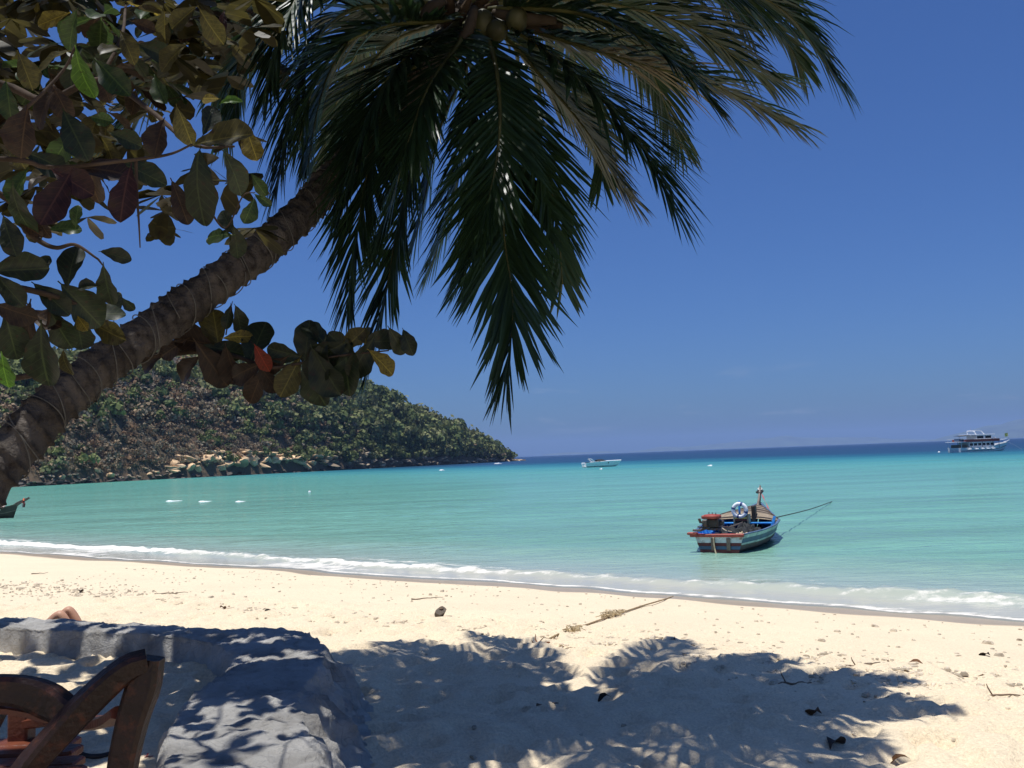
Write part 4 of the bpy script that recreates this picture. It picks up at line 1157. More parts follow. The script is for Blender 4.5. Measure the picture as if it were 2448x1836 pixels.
# trunk, limbs and twigs
fork = alm_o + Vector((.35, .3, 1.9))
def al(b, name, m=TWIG):
    b.v = [tuple(Vector(p) - alm_o) for p in b.v]; return b.build(name, m, alm, True)
al(MB().tube(spline([(*(alm_o + Vector((0, 0, -.1))), .24), (*(alm_o + Vector((.05, .1, .9))), .17), (*fork, .15), (*(fork + Vector((.1, .3, 1.4))), .12), (*(fork + Vector((.3, .6, 2.8))), .07)], 20) and [p[:3] for p in spline([(*(alm_o + Vector((0, 0, -.1))), .24), (*(alm_o + Vector((.05, .1, .9))), .17), (*fork, .15), (*(fork + Vector((.1, .3, 1.4))), .12), (*(fork + Vector((.3, .6, 2.8))), .07)], 20)], [.24 - .17 * k / 19 for k in range(20)], 12), 'trunk')
LIMBS = [([(-150, 760, 3.6), (0, 690, 3.65), (120, 706, 3.7), (200, 735, 3.85), (260, 770, 4.0)], .028, .007), ([(-100, 440, 3.3), (70, 560, 3.5), (130, 592, 3.5), (180, 585, 3.5), (235, 620, 3.5)], .02, .006),
 ([(-250, 150, 4.2), (0, 200, 4.4), (110, 240, 4.3), (240, 190, 4.2), (360, 265, 3.8), (460, 345, 3.5), (560, 350, 3.4)], .035, .006), ([(-150, -80, 5.2), (170, 5, 5.4), (260, 38, 5.5), (315, 15, 5.6)], .03, .008),
 ([(350, -90, 5.7), (580, 15, 5.6), (620, 58, 5.6), (690, 50, 5.6)], .025, .007), ([(-250, 930, 5.9), (150, 885, 5.8), (380, 850, 5.6), (520, 842, 5.5), (640, 877, 5.3), (700, 872, 5.3), (800, 852, 5.2), (930, 838, 5.2)], .03, .006),
 ([(-60, 330, 3.1), (60, 260, 3.2), (150, 170, 3.3), (180, 110, 3.3)], .014, .005), ([(-80, 380, 3.0), (120, 400, 3.05), (290, 385, 3.05), (400, 370, 3.15), (460, 345, 3.2)], .014, .005), ([(325, 380, 3.1), (328, 470, 3.1), (332, 530, 3.1), (335, 592, 3.1)], .007, .003),
 ([(460, 430, 3.6), (500, 500, 4.0), (540, 545, 4.2), (580, 470, 3.9), (610, 460, 3.9)], .007, .003), ([(540, 800, 5.5), (550, 745, 5.4), (556, 720, 5.4)], .005, .003), ([(240, 190, 4.2), (290, 90, 4.4), (300, 20, 4.8), (310, -60, 5.2)], .012, .008), ([(120, 706, 3.7), (110, 780, 3.75), (60, 720, 3.6)], .008, .004), ([(235, 620, 3.5), (250, 640, 3.5)], .005, .003)]
for k, (pts, r0, r1) in enumerate(LIMBS):
    pp = [at(*p) for p in pts]
    if pts[0][0] < -40: pp = [fork + Vector((0, .1 * (k % 3), (.2 * k) % 1.2)), (fork + pp[0]) / 2 + Vector((0, 0, .25))] + pp
    S = spline([p[:] for p in pp], 36)
    al(MB().tube(S, [.72 * (r0 * 1.3 + (r1 - r0 * 1.3) * i / 35) for i in range(36)], 7), 'branch')
# canopy above and to the left of the picture: one leafy mass on a few boughs
V = []; F = []; T = []
def soft_leaf(p, d, n, L):
    d = d.normalized(); x = d.cross(n); 
    if x.length < .01: return
    x.normalize(); b0 = len(V)
    for t, w in ((0, .02), (.3, .2), (.65, .32), (.9, .2), (1, .02)):
        V.append(p + d * L * t - x * w * L + Vector((0, 0, -.15 * t * t * L))); V.append(p + d * L * t + x * w * L + Vector((0, 0, -.15 * t * t * L)))
    for k in range(4): F.append((b0 + 2 * k, b0 + 2 * k + 1, b0 + 2 * k + 3, b0 + 2 * k + 2))
cr2 = random.Random(5); boughs = []
def off_frame(p):
    d = p - Vector((0, 0, CAM_Z)); y = d.dot(_f)
    if y < .3: return True
    u = 1224 + F_PX * d.dot(_CR) / y; v = 918 - F_PX * d.dot(_CU) / y
    return not (-90 < u < 2540 and -90 < v < 1930)
made = 0
while made < 640:
    p = Vector((cr2.uniform(-7.2, -.6), cr2.uniform(.8, 7.6), cr2.uniform(4.3, 8.4)))
    if p.x > -1.2 and cr2.random() < .6: continue
    if p.x > -2.5 and 3.0 < p.y < 5.2 and cr2.random() < .8: continue
    if vnoise(p.x * .9, p.y * .9, 0, 44) < -.35: continue
    if not off_frame(p): continue
    made += 1; boughs.append(p)
    for k in range(cr2.randint(5, 7)):
        a = k * 1.0 + cr2.random(); d = Vector((math.cos(a), math.sin(a), cr2.uniform(-.6, .2)))
        soft_leaf(p, d, Vector((cr2.uniform(-.4, .4), cr2.uniform(-.4, .4), 1)), cr2.uniform(.17, .27))
for q in range(150):
    while True:
        u = cr2.uniform(-60, 660); v = cr2.uniform(-60, 560)
        den = 1.0 if v < 170 else (.75 if u < 330 and v < 400 else (.5 if u < 130 else .12))
        if cr2.random() < den: break
    p = at(u, v, cr2.uniform(4.6, 7.2))
    for k in range(cr2.randint(4, 7)):
        a = k * 1.0 + cr2.random(); d = Vector((math.cos(a), math.sin(a), cr2.uniform(-.8, .2)))
        soft_leaf(p, d, Vector((cr2.uniform(-.5, .5), cr2.uniform(-.8, .3), 1)), cr2.uniform(.13, .24))
o = link('foliage', raw_mesh('foliage', [tuple(v - alm_o) for v in V], F, LM['olive']), alm); o['kind'] = 'stuff'
bb = MB()
for k, p in enumerate(boughs):
    if k % 6 == 0:
        q = fork + Vector((.3, .5, 2.2)); m_ = (p + q) / 2 + Vector((0, 0, .2))
        bb.tube(spline([q[:], m_[:], p[:]], 9), [.03 - .0028 * i for i in range(9)], 5)
al(bb, 'boughs')
# ================================================================== boats
def proj(p):
    d = Vector(p) - Vector((0, 0, CAM_Z)); y = d.dot(_f)
    return 1224 + F_PX * d.dot(_CR) / y, 918 - F_PX * d.dot(_CU) / y
PB = {}
def paint(name, c, **k):
    if name not in PB: PB[name] = mat(name, c, k.pop('rough', .55), k.pop('var', .22), k.pop('scale', 3.0), k.pop('bump', .004), k.pop('bscale', 25), .35, dirt=k.pop('dirt', None))
    return PB[name]
P_BLUE = paint('blue_paint', (.05, .30, .72), dirt=(.04, .20, .48))
P_NAVY = paint('faded_navy_paint', (.075, .13, .22), dirt=(.12, .14, .16))
P_PALE = paint('pale_grey_green_paint', (.50, .60, .56), dirt=(.24, .27, .25))
P_RED = paint('weathered_red_paint', (.38, .075, .05), dirt=(.2, .045, .035))
P_DRED = paint('dark_red_paint', (.16, .035, .035), dirt=(.07, .025, .03))
P_WHITE = paint('old_white_paint', (.68, .69, .66), dirt=(.38, .25, .2))
P_BROWN = paint('brown_bottom_paint', (.15, .10, .085), dirt=(.07, .055, .05))
P_DARKW = paint('dark_wet_wood', (.045, .032, .024), dirt=(.02, .016, .014))
P_GREYW = paint('grey_weathered_wood', (.15, .115, .09), dirt=(.07, .05, .04))
P_TAN = paint('woven_mat', (.30, .235, .155), dirt=(.16, .12, .08), scale=9, bump=.02, bscale=40)
P_NET = paint('black_net', (.028, .030, .030), scale=14, bump=.03, bscale=30, rough=.8)
P_METAL = paint('rusty_engine_metal', (.085, .07, .06), dirt=(.13, .055, .03), rough=.5)
P_ROPE = paint('tan_rope', (.46, .36, .23), rough=.9, scale=20)
P_WH = paint('white_gelcoat', (.88, .88, .87), rough=.25, var=.06, bump=0)
P_GRY = paint('pale_grey_gelcoat', (.70, .73, .72), rough=.35, var=.12, bump=0)  # slightly greyer gelcoat for soles, vents, rails and a transom
P_BLK = paint('black_canvas', (.012, .013, .016), rough=.7, bump=0)
P_GLASS = paint('dark_glass', (.01, .014, .02), rough=.08, var=.1, bump=0)
P_YEL = paint('yellow_cloth', (.75, .66, .16), rough=.8, bump=0)
P_PINK = paint('pink_cloth', (.62, .22, .22), rough=.85, bump=0)
P_STEEL = paint('stainless', (.55, .56, .58), rough=.3, bump=0)
P_BUOYO = paint('orange_plastic', (.70, .16, .06), rough=.5, bump=0)

class Hull:
    def __init__(s, L, b, g, k, rake=.9, b_low=.74):
        s.L = L; s.b = b; s.g = g; s.k = k; s.rake = rake; s.bl = b_low
    def ip(s, tab, t): return float(np.interp(t, [a for a, _ in tab], [c for _, c in tab]))
    def pt(s, t, q, side, inset=0.0):
        """t along 0 stern..1 bow, q 0 keel..1 gunwale"""
        B = s.ip(s.b, t); G = s.ip(s.g, t); K = s.ip(s.k, t)
        prof = np.interp(q, [0, .12, .3, .6, 1], [0, .45, s.bl, .90, 1.0])
        fine = 1 - .5 * max(0, t - .75) / .25 * (1 - q)
        y = max(0.012, B * prof * fine - inset)
        x = s.L * t + s.rake * max(0, (t - .8) / .2) * q - .05 * (1 - t) * (1 - q) * 0
        return Vector((x, side * y, K + (G - K) * q))
    def band(s, q0, q1, name, m, parent, off=0.0, n=26, t0=0.0, t1=1.0, sides=(1, -1), thick=.03):
        """one strake on both sides, a plank with thickness"""
        for sd in sides:
            b = MB(); outer = []; inner = []
            for i in range(n + 1):
                t = t0 + (t1 - t0) * i / n
                qs = np.linspace(q0, q1, 4)
                outer.append([s.pt(t, q, sd, -off) for q in qs])
                inner.append([s.pt(t, q, sd, thick) for q in qs])
            loop = [o + i_[::-1] for o, i_ in zip(outer, inner)]
            b.grid(loop, True)
            b.f.append(tuple(range(8))); b.f.append(tuple(n * 8 + k for k in range(8)))
            b.build(name, m, parent, True if False else False)

# ---- the painted longtail boat
P0 = on_z(1722, 1326, 0.0)
HEAD_A = math.radians(66); LTS = 1.17
lt = empty('longtail_boat', (P0.x, P0.y, 0.0))
def solve_heading():
    best = None
    for a in np.linspace(45, 90, 91):
        d = Vector((math.cos(math.radians(a)), math.sin(math.radians(a)), 0))
        u, v = proj(Vector((P0.x, P0.y, 1.0)) + d * 6.95 * LTS)
        if best is None or abs(u - 1817) < best[0]: best = (abs(u - 1817), a)
    return math.radians(best[1])
HEAD_A = solve_heading()
lt.rotation_euler = (0, 0, HEAD_A); lt.scale = (LTS, LTS, .97)
tag(lt, 'small wooden longtail boat with striped hull, blue inside and red engine', 'boat')
H1 = Hull(6.0, [(0, .57), (.2, .80), (.42, .95), (.62, .92), (.80, .62), (.93, .24), (1, .02)], [(0, .56), (.25, .54), (.5, .57), (.75, .64), (.9, .80), (1, .95)], [(0, -.08), (.3, -.16), (.7, -.14), (.9, -.02), (1, .18)], .75, .80)
H1.band(0, .34, 'bottom_plank', P_BROWN, lt)
H1.band(.34, .55, 'strake', P_BROWN, lt, .004)
H1.band(.55, .635, 'strake', P_PALE, lt, .014)
H1.band(.635, .84, 'strake', P_NAVY, lt, .004)
H1.band(.84, .985, 'strake', P_PALE, lt, .010)
for sd in (1, -1):
    pts = [H1.pt(t, 1, sd) + Vector((0, 0, .012)) for t in np.linspace(0, 1, 30)]
    MB().beam(pts, .07, .035, (0, 0, 1), .3).build('gunwale', P_NAVY, lt)
    b = MB(); b.grid([[H1.pt(t, q, sd, .034) for q in np.linspace(.12, .97, 6)] for t in np.linspace(.01, .93, 24)]); b.build('inner_planking', P_BLUE, lt)
    for t in np.linspace(.08, .82, 9):
        MB().beam([H1.pt(t, q, sd, .06) for q in (.15, .35, .6, .96)], .05, .04, (1, 0, 0), .2).build('rib', P_BLUE, lt)
b = MB(); b.grid([[Vector((H1.pt(t, .3, 1).x, w * H1.pt(t, .3, 1, .05).y, .08)) for w in np.linspace(-1, 1, 5)] for t in np.linspace(.01, .9, 16)]); b.build('floor_boards', P_BLUE, lt)
# transom: stacked boards
def tz(z): return .405 + (.57 - .405) * max(0, min(1, (z + .08) / .64))
for k, (z0, z1, m) in enumerate([(-.10, .055, P_RED), (.055, .15, P_DRED), (.15, .25, P_NAVY), (.25, .335, P_DRED), (.335, .50, P_WHITE)]):
    b = MB(); o = .004 * (k % 2)
    w0, w1 = tz(z0), tz(z1); x0, x1 = -.06 - o, .03
    g = .003
    vs = [(x0, -w0, z0 + g), (x0, w0, z0 + g), (x0, w1, z1 - g), (x0, -w1, z1 - g), (x1, -w0, z0 + g), (x1, w0, z0 + g), (x1, w1, z1 - g), (x1, -w1, z1 - g)]
    b.add(vs, [(0, 1, 2, 3), (7, 6, 5, 4), (0, 4, 5, 1), (1, 5, 6, 2), (2, 6, 7, 3), (3, 7, 4, 0)])
    b.build('transom_board', m, lt)
MB().box((-.02, .05, .545), (.17, 1.26, .085), bev=.012).build('transom_rail', P_RED, lt)
MB().box((-.05, .62, .60), (.15, .24, .07), bev=.015).build('transom_rail', P_RED, lt)
for y in (.14, -.22): MB().box((-.085, y, .30), (.03, .09, .34), bev=.006).build('transom_cleat', P_GREYW, lt)
# engine
en = Vector((.12, .14, .67))
MB().lathe([(.03, 0), (.17, .02), (.16, .07), (.06, .10)], 14, en).build('engine_turntable', P_METAL, lt)
b = MB().box(en + Vector((.04, .02, .21)), (.34, .29, .22), bev=.04)
for q in range(7): b.box(en + Vector((.04, .02, .12 + q * .03)), (.38, .33, .012))
b.box(en + Vector((-.14, .17, .22)), (.18, .12, .2), bev=.02); b.box(en + Vector((.12, -.17, .2)), (.2, .1, .14), bev=.02)
ENG = b.build('engine_block', P_METAL, lt)
MB().lathe([(.05, 0), (.19, .012), (.215, .04), (.215, .095), (.18, .125), (.06, .14)], 20, en + Vector((.02, .03, .325))).build('fuel_tank', P_RED, ENG, True)
MB().tube([en + Vector((-.16, .16, .24)), en + Vector((-.26, .26, .26)), en + Vector((-.28, .28, .36))], .035, 8).build('exhaust_pipe', P_METAL, ENG)
MB().box(en + Vector((.0, .21, .38)), (.2, .12, .1), bev=.02).build('air_filter', P_RED, ENG)
for q in range(3): MB().tube([en + Vector((-.1 + q * .1, -.08 + .1 * q, .45)), en + Vector((-.08 + q * .1, -.08 + .1 * q, .51))], .012, 6).build('filler_cap', P_METAL, ENG)
MB().tube([en + Vector((.1, 0, .12)), en + Vector((.55, -.25, .02)), en + Vector((1.0, -.5, .12))], [.03, .024, .02], 8).build('tiller', P_METAL, ENG)
MB().tube([en + Vector((-.1, .1, .1)), en + Vector((-.2, .3, .02)), en + Vector((-.22, .46, .03))], [.04, .035, .03], 8).build('propeller_shaft', P_METAL, lt)
MB().tube([en + Vector((-.35, .3, .14)), en + Vector((0, .1, .05)), en + Vector((.3, -.1, .03))], .022, 8).build('engine_bracket', P_METAL, lt)
# thwarts, posts, cargo
def across(t, z, q=.9): return [Vector((H1.pt(t, q, 1).x, H1.pt(t, q, 1, .05).y, z)), Vector((H1.pt(t, q, -1).x, H1.pt(t, q, -1, .05).y, z))]
for t, z in ((.54, .57), (.18, .40)):
    MB().beam(across(t, z), .17, .045, (0, 0, 1), .2).build('thwart', P_BLUE, lt)
for (t, sd, h, lean) in ((.46, -1, .42, -.10), (.52, 1, .26, .05)):
    p = H1.pt(t, .6, sd, .05)
    MB().beam([p, p + Vector((.06, sd * .05, h * .6)), p + Vector((.1, sd * (.12 + lean * 0), h + .12))], .07, .05, (1, 0, 0), .2).build('mooring_post', P_BLUE, lt)
def mound(cx, cy, z0, rx, ry, h, m, name, seed, rough=.2, parent=lt):
    rows = []
    for i in range(15):
        a = i / 14 * math.pi / 2
        row = []
        for k in range(28):
            th = 2 * math.pi * k / 28
            n = 1 + rough * float(fbm(math.cos(th) * 2.2 + seed, math.sin(th) * 2.2, a * 2.4, seed, 4))
            row.append(Vector((cx + rx * math.cos(a) * math.cos(th) * n, cy + ry * math.cos(a) * math.sin(th) * n, z0 + h * math.sin(a) * n)))
        rows.append(row)
    return MB().grid(rows, True).build(name, m, parent, True)
mound(2.45, -.16, .1, .68, .50, .44, P_NET, 'net_pile', 3, .38)
mound(2.0, -.46, .1, .42, .26, .42, P_NET, 'net_pile', 9, .4)
mound(2.7, .3, .1, .40, .28, .36, P_NET, 'net_pile', 14, .42)
mound(1.0, -.38, .25, .34, .24, .24, P_ROPE, 'rope_pile', 5, .3)
for q in range(7):
    pts = [Vector((1.0 + (.30 + .02 * q) * math.cos(a) * (1 - .1 * (q % 3)), -.38 + .2 * math.sin(a + q), .44 + .03 * math.sin(a * 3 + q) - .01 * q)) for a in np.linspace(q, q + 5.2, 26)]
    MB().tube(pts, .014, 5).build('rope_coil', P_ROPE, lt)
# arched woven cover over the foredeck
rows = []
for t in np.linspace(.56, .93, 14):
    w = H1.pt(t, 1, 1).y * .98; z = H1.pt(t, 1, 1).z; x = H1.pt(t, 1, 1).x
    hgt = .31 * math.sin(min(1, (t - .53) / .1) * math.pi / 2) * (1 - .65 * max(0, (t - .72) / .21))
    rows.append([Vector((x, w * math.cos(a), z - .02 + hgt * math.sin(a) * (1 + .06 * float(vnoise(a * 3, t * 20, 0, 8))))) for a in np.linspace(0, math.pi, 17)])
MB().grid(rows).build('woven_cover', P_TAN, lt, True)
for t in np.linspace(.57, .9, 6):
    w = H1.pt(t, 1, 1).y * .985; z = H1.pt(t, 1, 1).z; x = H1.pt(t, 1, 1).x
    hgt = .325 * math.sin(min(1, (t - .53) / .1) * math.pi / 2) * (1 - .65 * max(0, (t - .72) / .21))
    MB().tube([Vector((x, w * math.cos(a), z - .01 + hgt * math.sin(a))) for a in np.linspace(0, math.pi, 17)], .014, 5).build('cover_hoop', P_GREYW, lt)
# bow post with ribbons
p = H1.pt(1, .9, 1); p.y = 0
MB().beam(spline([(5.9, 0, .55), (6.45, 0, .92), (6.8, 0, 1.25), (6.95, 0, 1.45), (7.0, 0, 1.58)], 14), [.09 - .004 * k for k in range(14)], [.30 - .018 * k for k in range(14)], (-1, 0, .6), .3).build('bow_post', P_GREYW, lt)
MB().tube([(6.82, .09, 1.34), (6.95, .02, 1.44), (6.9, -.08, 1.38), (6.75, -.04, 1.3), (6.80, .09, 1.34)], .035, 8).build('dark_ribbon', P_BLK, lt)
MB().tube([(6.92, .06, 1.46), (7.0, 0, 1.52), (6.94, -.06, 1.44), (6.87, 0, 1.4), (6.92, .06, 1.46)], .025, 8).build('white_ribbon', P_WHITE, lt)
b = MB(); b.grid([[Vector((6.75 - .35 * s, -.06 - .20 * s - .05 * w + .02 * math.sin(s * 7), 1.32 - .55 * s - .10 * w)) for w in (0, .5, 1, 1.5)] for s in np.linspace(0, 1, 8)]); b.build('cloth_sash', P_PINK, lt)
# striped box and its mast, which carry the ring
MB().box((3.2, -.02, .70), (.30, .42, .36), bev=.01).build('wooden_box', paint('cream_box_paint', (.55, .45, .27)), lt)
for q, (z, m) in enumerate([(.82, P_DRED), (.755, P_YEL), (.69, P_DRED), (.625, P_BLK)]):
    MB().box((3.03, -.02, z), (.05, .31, .048)).build('box_slat', m, lt)
MB().beam([(3.1, .02, .6), (3.12, .02, 1.30)], .05, .04, (1, 0, 0), .2).build('short_mast', P_BLUE, lt)
MB().box((3.5, -.30, .86), (.3, .1, .5), bev=.01).build('dark_board', P_DARKW, lt)
bpy.context.view_layer.update()
# things lying in the boat that can be lifted out
def w2(p): return lt.matrix_world @ Vector(p)
rb = empty('ring_buoy', w2((3.02, 0, 1.0)), HEAD_A); rb.scale = (.92, .92, .92)
tag(rb, 'white ring buoy with blue bands standing in the longtail boat', 'ring buoy')
R_, r_ = .215, .068
vs = []; fs = []
for i in range(32):
    A = 2 * math.pi * i / 32
    for k in range(12):
        a = 2 * math.pi * k / 12; rr = R_ + r_ * math.cos(a)
        vs.append(Vector((r_ * math.sin(a), rr * math.cos(A), rr * math.sin(A))))
for i in range(32):
    for k in range(12): fs.append((i * 12 + k, i * 12 + (k + 1) % 12, ((i + 1) % 32) * 12 + (k + 1) % 12, ((i + 1) % 32) * 12 + k))
MB().add(vs, fs).build('ring', P_WH, rb, True)
for q in range(4):
    A0 = .3 + q * math.pi / 2; b = MB(); rows = []
    for A in np.linspace(A0 - .14, A0 + .14, 5):
        rows.append([Vector(((r_ + .005) * math.sin(a), (R_ + (r_ + .005) * math.cos(a)) * math.cos(A), (R_ + (r_ + .005) * math.cos(a)) * math.sin(A))) for a in np.linspace(0, 2 * math.pi, 13)[:-1]])
    b.grid(rows, True); b.build('band', paint('navy_band', (.05, .08, .22)), rb, True)
for name, lab, pts, r, m in (
    ('mooring_rope', 'dark mooring rope running from the longtail boat out to the sea', [w2((3.4, -.80, .70)), w2((3.4, -.80, .70)).lerp(on_z(1992, 1198, 0), .5) - Vector((0, 0, .06)), on_z(1992, 1198, -.02), on_z(1998, 1197, -.3)], .018, P_DARKW),
    ('stern_rope', 'tan rope hanging from the transom of the longtail boat into the water', [w2((-.1, .12, .5)), w2((-.13, .10, .2)), w2((-.2, .04, -.05)), w2((-.24, .02, -.2))], .022, P_ROPE),
    ('deck_rope', 'pale rope draped along the inside of the longtail boat', [w2((3.0, .62, .72)), w2((2.2, .40, .62)), w2((1.4, .16, .58)), w2((.7, -.04, .60)), w2((.55, -.2, .58))], .016, P_ROPE)):
    tag(MB().tube(spline([tuple(p) for p in pts], 30), r, 6).build(name, m, None, True), lab, 'rope')

# ---- bow of a second longtail at the left edge
Pb = on_z(41, 1239, 0.0)
l2 = empty('longtail_boat', (Pb.x - 6.3, Pb.y + .6, 0), math.radians(-6))
tag(l2, 'dark longtail boat with red ribbons on its bow post', 'boat')
H2 = Hull(6.1, [(0, .5), (.3, .8), (.6, .75), (.8, .5), (.93, .2), (1, .02)], [(0, .5), (.4, .45), (.7, .56), (.88, .78), (1, 1.0)], [(0, -.1), (.7, -.15), (.9, -.1), (1, .02)], .35, .8)
H2.band(0, .5, 'bottom_plank', P_DARKW, l2)
H2.band(.5, .56, 'rubbing_strake', P_GREYW, l2, .014)
H2.band(.56, .94, 'side_plank', paint('dark_brown_paint', (.055, .045, .036)), l2, .003)
H2.band(.94, 1.0, 'gunwale', P_GREYW, l2, .014)
MB().box((.02, 0, .2), (.04, .9, .55)).build('transom', P_DARKW, l2)
b = MB(); b.grid([[Vector((H2.pt(t, .4, 1).x, w * H2.pt(t, .4, 1, .05).y, .12)) for w in np.linspace(-1, 1, 5)] for t in np.linspace(.01, .92, 12)]); b.build('floor_boards', P_GREYW, l2)
MB().beam(spline([(5.9, 0, .6), (6.4, 0, .98), (6.9, 0, 1.2), (7.25, 0, 1.36)], 10), [.09 - .004 * k for k in range(10)], [.30 - .02 * k for k in range(10)], (-.5, 0, 1), .3).build('bow_post', P_GREYW, l2)
for (pts, m, r) in (([(6.7, .1, 1.2), (6.85, 0, 1.3), (6.9, -.1, 1.2), (6.75, 0, 1.05), (6.7, .1, 1.2)], P_BUOYO, .05), ([(6.85, -.06, 1.15), (6.95, -.1, .95), (6.92, -.1, .75)], P_DRED, .07), ([(6.8, -.1, .95), (6.78, -.1, .72)], P_WHITE, .045)):
    MB().tube(pts, r, 8).build('ribbon', m, l2)
mound(5.05, 0, .55, .5, .45, .38, paint('pale_pink_sheet', (.55, .42, .36), rough=.9), 'rolled_sheet', 21, .2, l2)
MB().box((4.2, -.1, .56), (.9, .7, .05)).build('deck_panel', P_WHITE, l2)

# ---- motor yacht on the left of the open water
Ps = on_z(1440, 1116, 0.0)
sb = empty('speedboat', (Ps.x - 3.9, Ps.y - 1.0, 0), math.radians(12))
tag(sb, 'white speedboat with black canopy and rear arch riding at anchor', 'boat')
H3 = Hull(7.6, [(0, 1.2), (.3, 1.35), (.6, 1.3), (.8, .95), (.92, .5), (1, .04)], [(0, .98), (.3, 1.12), (.7, 1.28), (1, 1.30)], [(0, -.2), (.8, -.2), (1, .25)], .75, .85)
H3.band(0, .62, 'lower_hull', P_WH, sb); H3.band(.62, .66, 'rub_rail', P_STEEL, sb, .02); H3.band(.66, 1, 'upper_hull', P_WH, sb, .005)
MB().box((.03, 0, .38), (.06, 2.3, 1.1), bev=.02).build('transom', P_WH, sb)
b = MB(); b.grid([[Vector((H3.pt(t, 1, 1).x, w * H3.pt(t, 1, 1).y, H3.pt(t, 1, 1).z + .10 * (1 - w * w))) for w in np.linspace(-1, 1, 9)] for t in np.linspace(.42, 1, 14)]); b.build('foredeck', P_WH, sb, True)
b = MB(); b.grid([[Vector((H3.pt(t, 1, 1).x, w * H3.pt(t, 1, 1).y * .9, .55)) for w in np.linspace(-1, 1, 5)] for t in np.linspace(.01, .45, 6)]); b.build('cockpit_sole', P_GRY, sb)
MB().grid([[Vector((x, 1.0 * math.cos(a), 1.15 + h * math.sin(a))) for a in np.linspace(0, math.pi, 11)] for x, h in ((2.6, .42), (3.2, .55), (4.1, .48), (4.9, .1))]).build('canopy', P_BLK, sb, True)
for sd in (1, -1):
    MB().beam(spline([(2.2, sd * 1.2, 1.05), (1.7, sd * 1.18, 1.35), (1.3, sd * 1.1, 1.7), (1.15, sd * 1.0, 1.78)], 8), .08, .24, (0, 0, 1), .3).build('arch_leg', P_WH, sb)
    MB().box((2.6, sd * 1.28, 1.16), (.7, .1, .1), bev=.03).build('side_vent', P_GRY, sb)
    MB().box((5.0, sd * 1.12, .86), (.28, .06, .30), bev=.02).build('hull_mark', P_METAL, sb)
MB().beam([(1.15, 1.0, 1.78), (1.1, 0, 1.84), (1.15, -1.0, 1.78)], .3, .08, (0, 0, 1), .3).build('arch_top', P_WH, sb)
MB().tube([(1.1, .3, 1.85), (1.0, .3, 2.6)], .02, 5).build('antenna', P_STEEL, sb)
for y in (.45, -.45):
    b = MB().box((-.35, y, .75), (.5, .38, .55), bev=.09); b.box((-.3, y, .2), (.18, .14, .7), bev=.03); b.box((-.36, y, -.12), (.5, .05, .08)); b.build('outboard_motor', P_WH, sb)
MB().box((.7, 0, .82), (.6, 1.8, .5), bev=.06).build('stern_bench', P_BLK, sb)
MB().box((-.25, 0, .12), (.55, 1.9, .08), bev=.02).build('swim_platform', P_GRY, sb)

# ---- double-decked tour boat
Pt = on_z(2345, 1079, 0.0)
tb_ = empty('tour_boat', (Pt.x - 7.4, Pt.y - 2.0, 0), math.radians(14))
tag(tb_, 'double-decked white tour boat with red upper railing and yellow bow flag', 'boat')
H4 = Hull(14.2, [(0, 2.2), (.3, 2.5), (.65, 2.4), (.82, 1.7), (.93, .8), (1, .06)], [(0, 1.05), (.4, 1.05), (.65, 1.3), (.85, 1.75), (1, 2.1)], [(0, -.6), (.85, -.6), (1, .2)], 1.4, .85)
H4.band(0, .52, 'lower_hull', P_WH, tb_); H4.band(.52, .57, 'rub_rail', P_BROWN, tb_, .05); H4.band(.57, .9, 'upper_hull', P_WH, tb_, .01); H4.band(.9, 1, 'bulwark_rail', P_GRY, tb_, .04)
MB().box((.05, 0, .25), (.1, 4.2, 1.6)).build('transom', P_GRY, tb_)
b = MB(); b.grid([[Vector((H4.pt(t, .85, 1).x, w * H4.pt(t, .85, 1).y * .97, .80 + .9 * max(0, t - .6))) for w in np.linspace(-1, 1, 5)] for t in np.linspace(.0, .98, 16)]); b.build('main_deck', P_GREYW, tb_)
MB().box((6.4, 0, 1.55), (7.2, 3.6, 1.5), bev=.05).build('lower_cabin', P_WH, tb_)
for k in range(6):
    for sd in (1, -1): MB().box((3.4 + k * 1.18, sd * 1.81, 1.75), (.86, .05, .55)).build('cabin_window', P_GLASS, tb_)
MB().box((5.6, 0, 2.42), (11.2, 4.5, .12), bev=.02).build('upper_deck', P_WH, tb_)
for sd in (1, -1):
    MB().box((6.3, sd * 2.27, 2.68), (9.6, .06, .62)).build('railing_cloth', P_RED, tb_)
    MB().tube([(.1, sd * 2.25, 3.1), (11.0, sd * 2.25, 3.1)], .03, 6).build('hand_rail', P_STEEL, tb_)
    for k in range(12): MB().tube([(.2 + k * .98, sd * 2.25, 2.45), (.2 + k * .98, sd * 2.25, 3.1)], .025, 5).build('stanchion', P_STEEL, tb_)
    for x in (.25, 3.0, 6.2, 9.2, 10.9): MB().tube([(x, sd * 2.2, .8), (x, sd * 2.2, 2.4)], .05, 6).build('deck_post', P_WH if x < 1 else P_DARKW, tb_)
    for x in (2.2, 4.2, 5.9, 7.4, 8.9): MB().tube([(x - .45, sd * 2.58, .62), (x + .45, sd * 2.54, .66)], .13, 8).build('fender', P_WH, tb_)
MB().box((-.5, 0, 2.42), (1.3, 3.0, .1), bev=.02).build('stern_platform', P_WH, tb_)
MB().box((7.3, 0, 3.20), (4.4, 3.2, 1.45), bev=.06).build('upper_cabin', P_WH, tb_)
for x, w in ((6.2, 1.8), (8.5, 1.6)):
    for sd in (1, -1): MB().box((x, sd * 1.61, 3.42), (w, .05, .62)).build('cabin_window', P_GLASS, tb_)
MB().box((9.52, 0, 3.42), (.05, 2.6, .62)).build('windscreen', P_GLASS, tb_)
MB().box((6.7, 0, 4.05), (7.0, 4.0, .12), bev=.04).build('roof', P_WH, tb_)
